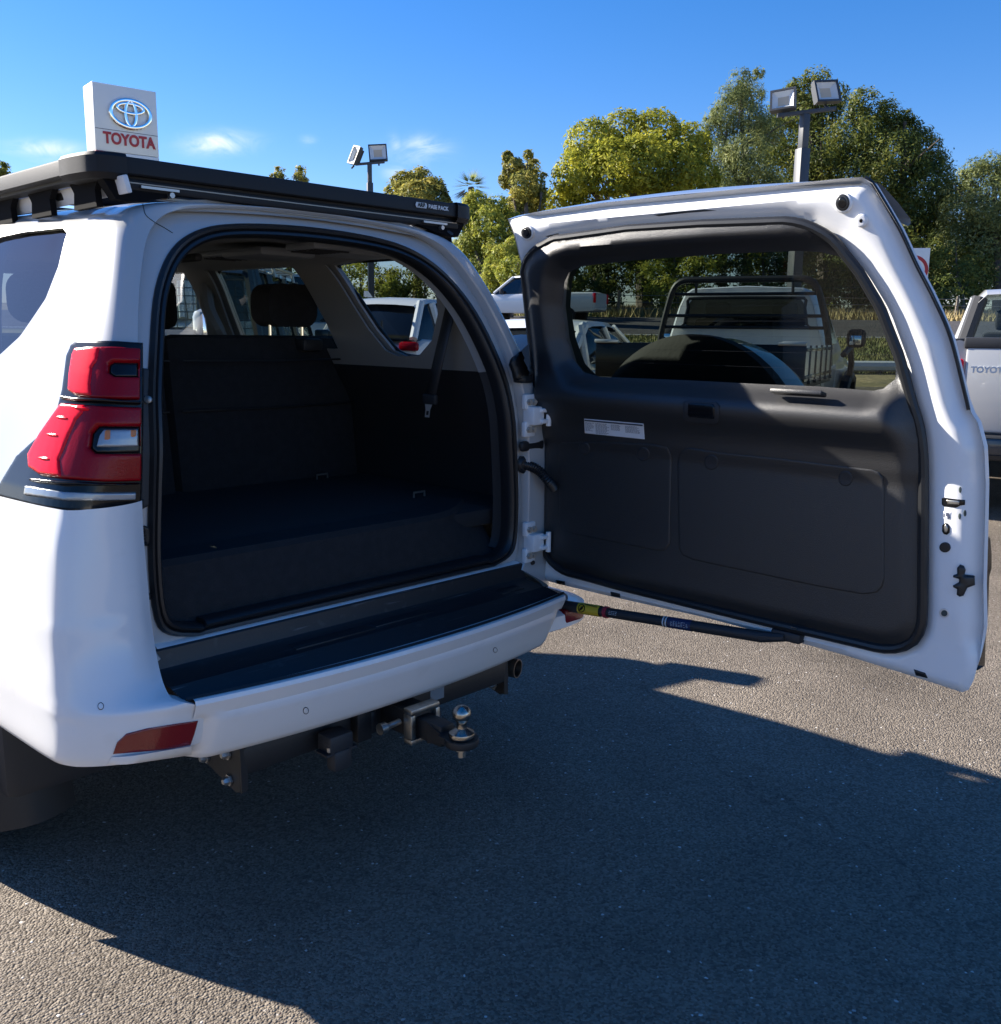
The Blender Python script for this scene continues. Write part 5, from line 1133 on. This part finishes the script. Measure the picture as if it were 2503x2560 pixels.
gm.box((0, .235, RK-.084), (1.10, .012, .006)); gm.box((0, .222, RK-.070), (1.12, .006, .004)); gm.box((0, .214, RK-.058), (1.12, .006, .003)); gm.build('beam_rib', M['exhaust'], rack)
for s in (-1, 1):
    MB().box((s*.560, 1.28 if s < 0 else 1.35, 1.847), (.014, 2.22 if s < 0 else 2.06, .042), Matrix.Rotation(s*.25, 3, 'Y'), .003).build('mounting_rail', M['sign_white'], rack)
    for y in (.335, .61, .885, 1.16, 1.435, 1.71, 1.985, 2.26):
        w = .058
        m = MB(); m.prism([Vector((0, y+dy, z)) for dy, z in ((-.085, RK-.05), (-.066, RK-.068), (-.060, 1.84), (-.066, 1.80), (.066, 1.80), (.060, 1.84), (.066, RK-.068), (.085, RK-.05))], (s*.578, 0, 0), (s*.594, 0, 0))
        m.build('foot', M['matt'], rack)
MB().box((0, 2.37, 1.852), (1.16, .02, .075), None, .004).build('slit_blocker', M['matt'], rack)  # box added under the rack front only to stop a slit of light
# rear deflector plates under the rack
for s in (-1, 1):
    m = MB(); m.prism([Vector((s*.60, .215, RK-.055)), Vector((s*.49, .215, RK-.055)), Vector((s*.35, .215, 1.848)), Vector((s*.53, .215, 1.812)), Vector((s*.57, .215, 1.815))], (0, 0, 0), (0, .035, 0)); m.build('rear_foot', M['matt'], rack)
    c = Vector((s*.46, .205, RK-.066)); MB().box(c, (.10, .006, .006)).tube([c+Vector((.03, -.004, -.012)), c+Vector((.03, .02, -.012))], .007, 8).build('clamp', M['bolt'], rack)
Ms = frame((.455, .1945, RK-.020), (1, 0, 0), (0, 0, 1))
rl_ = raw(patch([(.372, RK-.028), (.412, RK-.028), (.416, RK-.020), (.412, RK-.012), (.372, RK-.012), (.368, RK-.020)], [], .02, lambda u, v, a, b: Vector((u, .1935, v)), (0, -1, 0)), 'maker_plate', M['silver_ink'], rack, False)
text('maker_lettering', 'ARB', .017, M['gloss_black'], frame((.392, .1925, RK-.020), (1, 0, 0), (0, 0, 1)), rack, .0005, .0006)
text('maker_lettering', 'BASE RACK', .0165, M['silver_ink'], frame((.463, .1925, RK-.021), (1, 0, 0), (0, 0, 1)), rack, .0005, .0006)
# ---- open tailgate: stands in the plane x = xd(z), hinge at the body's right, free edge towards the viewer
def xd(z): return .765-.110*(max(0.0, z-1.15)/.74)**1.7
def dp(L): return [(lambda q: (q.y, q.z))(onf(X, Y, xd)) for X, Y in L]
OUT = dp([(1264, 548), (1328, 530), (1505, 505), (1718, 484), (1932, 462), (2095, 445), (2150, 441), (2176, 456), (2244, 569), (2287, 661), (2330, 745), (2372, 842), (2411, 1000), (2424, 1034), (2439, 1057), (2455, 1118), (2459, 1211), (2457, 1313), (2453, 1467), (2455, 1570), (2444, 1647), (2429, 1704), (2416, 1729), (2400, 1735), (2378, 1728), (2262, 1690), (2108, 1642), (1928, 1592), (1750, 1545), (1532, 1496), (1414, 1468), (1330, 1446), (1322, 1436), (1346, 1365), (1346, 1262), (1345, 1108), (1346, 954), (1336, 892), (1323, 800), (1310, 700), (1292, 640), (1280, 590)])
TRM = dp([(1313, 680), (1322, 648), (1345, 622), (1390, 598), (1576, 572), (1760, 560), (1967, 553), (2030, 562), (2090, 602), (2152, 680), (2204, 768), (2252, 890), (2282, 1000), (2301, 1060), (2311, 1120), (2313, 1211), (2312, 1380), (2311, 1519), (2306, 1570), (2283, 1606), (2240, 1621), (2200, 1619), (2057, 1586), (1900, 1550), (1560, 1468), (1416, 1429), (1380, 1406), (1360, 1365), (1355, 1313), (1354, 1108), (1347, 1000), (1339, 928), (1327, 810)])
GLS = dp([(1400, 765), (1404, 705), (1416, 680), (1446, 665), (1581, 650), (1802, 634), (1994, 626), (2050, 630), (2108, 646), (2154, 685), (2188, 738), (2215, 821), (2230, 900), (2232, 948), (2206, 972), (2182, 977), (2039, 966), (1912, 961), (1720, 951), (1498, 942), (1454, 930), (1426, 898), (1410, 843)])
OUTn, TRMn, GLSn = [np.array(q) for q in (OUT, TRM, GLS)]
gc = TRMn.mean(0)
def grow(L, d):
    L = dens(L, .02); n = len(L); out = []
    for i in range(n):
        t = L[(i+1) % n]-L[i-1]; t = t/np.linalg.norm(t); o = np.array([t[1], -t[0]]); 
        if (inside((L[i]+o*.004)[None], L)[0]): o = -o
        out.append(L[i]+o*d)
    return out
TG = bpy.data.objects.new('tailgate', None); COL.objects.link(TG); TG.parent = SUV; TG.empty_display_size = .1
def frame_fn(u, v, do, dh):
    # do: distance to the door edge, dh: distance to the trim
    lw_ = sm((v-.70)/.10)*sm((.02-u)/.06); g = (.010+.026*lw_)*(1-sm(do/(.02+.025*lw_)))+.006*(1-sm(do/.010))
    t = do/(do+dh+1e-6); ridge = .006*math.exp(-((t-.5)/.22)**2)*sm((v-.75)/.1)
    return Vector((xd(v)+g-ridge+.012*(1-sm(dh/.03)), u, v))
fr_ = patch(OUTn, [grow(TRM, .004)], .012, frame_fn, (-1, 0, 0))
raw(fr_, 'inner_frame', M['paint_inner'], TG, 50)
# rim and outer skin
sk = MB(); Od = dens(OUT, .02); rows_ = []
def skx(v): return xd(v)+.115-.03*sm((v-1.2)/.5)
C0 = Od.mean(0)
for p in Od:
    u, v = p; r = []
    for k, (gx_, s_) in enumerate(((.016, 1.0), (.024, .9965), (.045, .984), (.070, .966), (.095, .942), (.112, .90))):
        q = C0+(p-C0)*s_; r.append(Vector((xd(v)+gx_*((skx(v)-xd(v))/.115), q[0], q[1])))
    rows_.append(r)
rows_.append(rows_[0]); sk.grid(rows_)
OS = [C0+(p-C0)*.90 for p in Od]
sk2 = patch(OS, [grow(GLS, .03)], .04, lambda u, v, a, b: Vector((xd(v)+.112*((skx(v)-xd(v))/.115)+.02*sm(a/.2), u, v)), (1, 0, 0))
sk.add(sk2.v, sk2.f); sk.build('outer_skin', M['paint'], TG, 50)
# dark seal strip along the upper free edge
es = [Vector((xd(z)+.020, y+.006, z)) for y, z in dp([(2160, 441), (2181, 458), (2247, 569), (2290, 661), (2333, 745), (2375, 842), (2413, 990), (2421, 1026)])]
MB().tube([Vector(p) for p in curve(es, 60)], .0045, 8).build('edge_seal', M['rubber'], TG)
es = [Vector((xd(z)+.03, y+.003, z)) for y, z in dp([(1264, 549), (1280, 592), (1292, 640), (1300, 668)])]
MB().tube([Vector(p) for p in curve(es, 20)], .008, 8).build('edge_seal', M['rubber'], TG)
# spoiler along the top, outside
sp_ = []
for k in range(41):
    t = k/40; y = .10-1.175*t; zt = 1.872+.020*math.sin(math.pi*t); e = sm(max(0, abs(t-.5)-.40)/.10)
    sp_.append([(.70+a*1.06, y, zt+b-.012*e*c) for a, b, c in ((-.02, .000, 0), (.03, .018, .1), (.10, .016, .4), (.20, -.010, .8), (.285, -.040, 1), (.29, -.052, 1), (.275, -.060, 1), (.15, -.055, .6), (.04, -.06, .3))])
MB().grid(sp_).build('spoiler', M['paint'], TG)
# trim panel
GX = GLSn[:, 0]; gb = lambda u: np.interp(u, sorted(GX[-10:]), [z for _, z in sorted(zip(GX[-10:], GLSn[-10:, 1]))])
zb0 = float(np.median(GLSn[15:20, 1])); ymin, ymax = float(TRMn[:, 0].min()), float(TRMn[:, 0].max())
PK = dp(zc(1800, 800, 2503, 1800, [(-260, 600), (-240, 620), (0, 645), (300, 675), (600, 712), (740, 728), (790, 760), (800, 800), (800, 1280), (780, 1320), (700, 1335), (500, 1300), (0, 1195), (-220, 1150), (-280, 1100), (-300, 700)], 1369))
PKL = dp(zc(1200, 800, 1900, 1800, [(390, 600), (600, 590), (850, 605), (920, 625), (935, 660), (925, 1100), (900, 1125), (800, 1110), (450, 1040), (395, 1000)], 1363))
PKn, PKLn = np.array(PK), np.array(PKL)
def trim_x(u, v, do, dh):
    up_ = .016+.020*sm(do/.05)                     # stands proud of the frame
    win = .050*(1-sm(dh/.055))                     # falls away to the glass
    sh = .045*math.exp(-((v-(zb0-.075))/.060)**2)*sm((v-(zb0-.32))/.1)*sm((do)/.06)  # shelf below the glass
    low = -.010*sm((zb0-.19-v)/.05)
    gr = 0
    return xd(v)-up_+win-sh-low*0-low+gr
tp_ = patch(TRMn, [GLSn], .013, lambda u, v, a, b: Vector((trim_x(u, v, a, b), u, v)), (-1, 0, 0))
trimo = raw(tp_, 'trim_panel', M['trim'], TG, 50)
TB = Surf(tp_.v, tp_.f)
FB = Surf(fr_.v, fr_.f)
# seal round the trim
sl = [Vector((xd(z)-.008, y, z)) for y, z in grow(TRM, -.001)]
sl = [Vector(p) for p in curve(sl[::2], 160, True)]
MB().tube(sl, .0130, 10, True).build('door_seal', M['rubber'], TG)
# glass with heater lines
gl_ = raw(patch(grow(GLS, .025), [], .05, lambda u, v, a, b: Vector((xd(v)+.058, u, v)), (-1, 0, 0)), 'rear_window', M['glass'], TG)
hm = MB()
for k in range(9):
    z = zb0+.045+k*.042; ys = [q for q in np.linspace(ymin, ymax, 200) if inside(np.array([[q, z]]), GLSn)[0]]
    if ys: hm.box((xd(z)+.0555, (ys[0]+ys[-1])/2, z), (.0003, ys[-1]-ys[0], .00035))
hm.build('heater_lines', M['rubber'], TG)
def tdec(L, name, m, depth, bev=5, step=5, bv=None, holes=()): return raw(decal(L, step, depth, bev, .001, holes, bv or TB), name, m, TG)
Z6 = lambda L: zc(1800, 800, 2503, 1800, L, 1369)
ZL = lambda L: zc(1400, 1000, 1850, 1300, L)
tdec(zc(1800, 800, 2503, 1800, [(-165, 626), (-140, 622), (0, 645), (300, 675), (600, 712), (740, 728), (775, 742), (795, 770), (800, 820), (800, 1260), (790, 1300), (765, 1325), (700, 1335), (500, 1300), (0, 1195), (-130, 1166), (-180, 1145), (-198, 1110), (-205, 700), (-195, 650)], 1369), 'storage_lid', M['trim'], .0035, 5, 6)
tdec(zc(1200, 800, 1900, 1800, [(385, 610), (400, 596), (600, 590), (850, 605), (915, 620), (935, 660), (925, 1090), (900, 1122), (860, 1122), (800, 1110), (450, 1040), (410, 1025), (388, 990)], 1363), 'storage_lid', M['trim'], .0035, 5, 6)
# pull handle, ledge lip, knobs, label
hd_ = tdec(ZL([(1345, 10), (1660, 25), (1690, 60), (1690, 230), (1640, 262), (1340, 235), (1310, 200), (1310, 30)]), 'pull_handle', M['black'], .006)
tdec(ZL([(1365, 30), (1640, 45), (1655, 75), (1650, 195), (1380, 175), (1360, 150)]), 'handle_cup', M['gloss_black'], .0075, 4)
for q, r in ((ZL([(265, 510)])[0], 16), (ZL([(890, 570)])[0], 18), (ZL([(1610, 655)])[0], 20), (Z6([(615, 770)])[0], 20)):
    tdec([(q[0]+math.cos(t)*r*.9, q[1]+math.sin(t)*r) for t in np.linspace(0, 6.28, 24, endpoint=False)], 'turn_knob', M['black'], .006, 4, 4)
lb = ZL([(258, 197), (885, 250), (897, 415), (265, 350)]); lbo = tdec(lb, 'tyre_label', M['white_label'], .0016, 2, 6)
def lp(u, v): # point in the label, u across, v down
    a, b, c, d = [np.array(q) for q in (lb[0], lb[1], lb[2], lb[3])]; return tuple((a*(1-u)+b*u)*(1-v)+(d*(1-u)+c*u)*v)
pm = MB()
def ink(u0, v0, u1, v1):
    q = [hit(*lp(u, v), .0024, TB) for u, v in ((u0, v0), (u1, v0), (u1, v1), (u0, v1))]
    if all(q): pm.add(q, [(0, 1, 2, 3)])
ink(.01, .04, .99, .14)
for c0, c1, n_, f in ((.02, .17, 9, .9), (.19, .42, 11, 1), (.45, .66, 6, .95), (.69, .98, 7, .96)):
    for k in range(n_): 
        u = c0
        while u < c0+(c1-c0)*f*random.uniform(.6, 1): w = random.uniform(.012, .04); ink(u, .22+k*.068, min(c1, u+w), .22+k*.068+.026); u += w+.008
pm.build('label_print', M['ink'], TG, False)
# ledge slot catching the sun below the glass
q = onf(*Z6([(380, 350)])[0], lambda z: xd(z)-.06); MB().box(q+Vector((0, 0, -.002)), (.035, .145, .012), Matrix.Rotation(.25, 3, 'Y'), .004).build('ledge_lip', M['trim'], TG)
# fittings on the painted frame
Zh = lambda L: zc(2300, 1150, 2500, 1600, L, 865)
fdec = lambda L, name, m, depth, bev=3, step=4: tdec(L, name, m, depth, bev, step, FB)
ell = lambda c, a, b, n_=24: [(c[0]+math.cos(t)*a, c[1]+math.sin(t)*b) for t in np.linspace(0, 6.28, n_, endpoint=False)]
fdec(Zh([(240, 415), (260, 405), (400, 425), (488, 432), (486, 485), (440, 492), (390, 515), (260, 500), (240, 480)]), 'latch_slot', M['gloss_black'], .002)
fdec(Zh([(290, 430), (430, 440), (425, 485), (300, 480)]), 'latch', M['steel'], .003)
for c, a, b in (((435, 322), 15, 33), ((430, 608), 15, 33), ((486, 575), 16, 35)): fdec(Zh(ell(c, a, b)), 'plug', M['hole'], .002, 2, 2)
st_ = fdec(Zh([(250, 552), (335, 562), (332, 645), (248, 632)]), 'pictogram_sticker', M['white_label'], .0012, 2, 3)
fdec(Zh([(285, 565), (322, 575), (326, 632), (300, 636), (296, 610), (282, 605)]), 'pictogram_print', M['ink'], .0020, 1, 2); fdec(Zh([(258, 575), (270, 577), (268, 622), (256, 618)]), 'pictogram_print', M['ink'], .0020, 1, 2)
fdec(Zh([(270, 680), (300, 685), (325, 720), (322, 785), (295, 808), (262, 800), (243, 770), (246, 705)]), 'lock_actuator', M['gloss_black'], .003); fdec(Zh(ell((287, 740), 22, 45)), 'lock_actuator_core', M['steel'], .0045, 3, 3)
fdec(Zh(ell((274, 943), 59, 55)), 'round_plug', M['rubber'], .004); 
fdec(Zh([(435, 1128), (470, 1140), (484, 1180), (475, 1235), (572, 1245), (574, 1345), (500, 1375), (480, 1420), (465, 1460), (430, 1472), (404, 1450), (408, 1390), (372, 1370), (368, 1350), (425, 1318), (425, 1280), (370, 1262), (372, 1240), (408, 1230), (408, 1160)]), 'rubber_buffer', M['rubber'], .014, 8, 4)
fdec(Zh(ell((264, 1652), 52, 50)), 'drain_plug_ring', M['alu'], .002, 3, 3); fdec(Zh(ell((268, 1655), 36, 34)), 'drain_plug', M['hole'], .003, 3, 3)
Z2 = lambda L: zc(1150, 100, 2503, 1000, L)
for c, r in ((Z2([(1350, 573)])[0], 20), (Z2([(238, 677)])[0], 15)):
    fdec(ell(c, r*1.18, r*1.25), 'lamp_recess', M['paint_inner'], .006, 6); fdec(ell(c, r*.9, r), 'round_grommet', M['rubber'], .008, 4)
    fdec(ell(c, r*.62, r*.7), 'grommet_centre', M['gloss_black'], .0085, 3, 3)
fdec(ell(Z2([(1415, 635)])[0], 15, 17), 'bolt_boss', M['paint_inner'], .008, 8); fdec(ell(Z2([(1415, 635)])[0], 5, 6), 'bolt_hole', M['gloss_black'], .0086, 2, 2)
for L in ([(370, 1265), (415, 1272), (416, 1290), (372, 1284)], [(637, 1322), (682, 1332), (684, 1350), (640, 1342)]): fdec(Z5(L), 'rubber_plug', M['rubber'], .003)
fdec(Z6([(945, 1700), (1000, 1718), (1012, 1742), (955, 1728)]), 'rubber_plug', M['rubber'], .003); fdec(Z6([(345, 1494), (372, 1500), (370, 1508), (348, 1503)]), 'chip', M['exhaust'], .001, 1, 2)
# scuff marks on the top rail
for L in ([(680, 615), (740, 606), (860, 596), (905, 600), (800, 608), (700, 620)], [(300, 690), (345, 680), (350, 683), (310, 693)]): fdec(Z2(L), 'scuff_mark', M['pole'], .0006, 1, 3)
# spare wheel and cover on the outside, handle garnish at the free edge
wc_ = at(1745, 1130, 3.55); zt_ = onp(1740, 842, 'x', .98).z; wy = onp(1740, 842, 'x', .98).y; R_ = .385
MB().lathe([(.20, .0), (.36, .0), (R_+.008, .02), (R_+.008, .07), (.36, .09), (.20, .10)], (.93, wy, zt_-R_), (1, 0, 0), 64).build('spare_wheel', M['tyre'], TG)
MB().lathe([(R_-.03, .075), (R_-.004, .08), (R_-.002, .20), (R_-.02, .26), (R_-.08, .31), (.05, .33)], (.93, wy, zt_-R_), (1, 0, 0), 64).build('wheel_cover', M['paint'], TG)
MB().cyl((.86, wy, zt_-R_), (.95, wy, zt_-R_), .16, 24).build('spare_carrier', M['black'], TG)
hg_ = []
hp0 = [(2456, 1333), (2476, 1345), (2480, 1385), (2480, 1420), (2474, 1440), (2471, 1530), (2465, 1600), (2463, 1660), (2448, 1670)]
for X, Y in hp0: p = onp(X, Y, 'y', -1.352); hg_.append([(p.x-.09, p.y+.02, p.z), (p.x-.02, p.y-.004, p.z), (p.x, p.y, p.z), (p.x+.01, p.y+.03, p.z), (p.x+.015, p.y+.5, p.z)])
q0 = [(a[0], a[1], a[2]+.012) for a in [(hg_[0][0][0], hg_[0][0][1], hg_[0][0][2])]*5]
MB().grid(hg_).build('handle_garnish', M['gloss_black'], TG)
MB().add([hg_[0][0], hg_[0][2], hg_[0][3], hg_[0][4], (hg_[0][0][0], hg_[0][4][1], hg_[0][0][2])], [(0, 1, 2, 3, 4)]).build('garnish_top', M['gloss_black'], TG, False)
# gas strut
SA = Vector((.600, .015, .662)); a_ = onp(1240, 1478, 'z', .655); y1 = onp(1450, 1520, 'x', .715); e_ = onp(1905, 1592, 'x', .745)
ax_ = (e_-y1).normalized(); s0 = y1-ax_*.42; Ls = (e_-s0).length; P_ = lambda t: s0+ax_*t
gs = MB(); gs.tube([P_(0), P_(.30), P_(.455)], 0.0181, 16); gs.tube([P_(.455), P_(.475)], 00.0159, 16); gs.tube([P_(.475), P_(Ls*.80)], 0.0159, 16); gs.tube([P_(Ls*.80), P_(Ls)], 0.0168, 16); gs.tube([P_(Ls), P_(Ls)+ax_*.03+Vector((.0, -.04, .012))], [.017, .012], 10); gs.box(P_(Ls)+ax_*.07+Vector((.02, 0, .012)), (.05, .09, .03), None, .008)
gso = gs.build('gas_strut', M['black'], SUV)
t1 = (y1-s0).length
MB().tube([P_(t1+.0), P_(t1+.085)], 0.01866, 18, cap=False).build('warning_label', M['yellow'], gso)
MB().tube([P_(t1+.100), P_(t1+.112)], 0.01935, 18).build('red_band', M['red_band'], gso)
nv_ = (CP-y1); nv_ = (nv_-ax_*nv_.dot(ax_)).normalized(); uv_ = ax_.cross(nv_); uv_ = uv_ if uv_.z > 0 else -uv_
MB().tube([P_(t1+.020)+nv_*.0192+ax_*math.cos(t)*.0125+uv_*math.sin(t)*.0125 for t in np.linspace(0, 6.28, 20, endpoint=False)], .0013, 5, True).tube([P_(t1+.020)+nv_*.0192+ax_*.008+uv_*.009, P_(t1+.020)+nv_*.0192-ax_*.008-uv_*.009], .0013, 5).tube([P_(t1+.016)+nv_*.0191-uv_*.004, P_(t1+.024)+nv_*.0191+uv_*.004], .004, 6).box(P_(t1+.055)+nv_*.0186+uv_*.013, (.001, .05, .0022)).build('warning_pictogram', M['gloss_black'], gso)
tl0 = .60
MB().tube([P_(t1+.34), P_(t1+.42)], 0.01720, 18, cap=False).build('blue_label', M['navy'], gso)
for d_ in (.322, .332): MB().tube([P_(t1+d_), P_(t1+d_+.005)], 0.01729, 18, cap=False).build('label_stripe', M['silver_ink'], gso)
lm = MB()
for r_ in range(5):
    for k in range(7): 
        if random.random() < .85: c = P_(t1+.352+k*.009)+(nv_*math.cos(.25-r_*.2)+uv_*math.sin(.25-r_*.2))*.0175; lm.tube([c, c+ax_*random.uniform(.003, .007)], .0007, 4)
for k in range(4):
    for r_ in range(3): c = P_(t1+.125+k*.008)+(nv_*math.cos(.3-r_*.3)+uv_*math.sin(.3-r_*.3))*.0163; lm.tube([c, c+ax_*random.uniform(.003, .006)], .0008, 4)
lm.build('label_print', M['silver_ink'], gso)
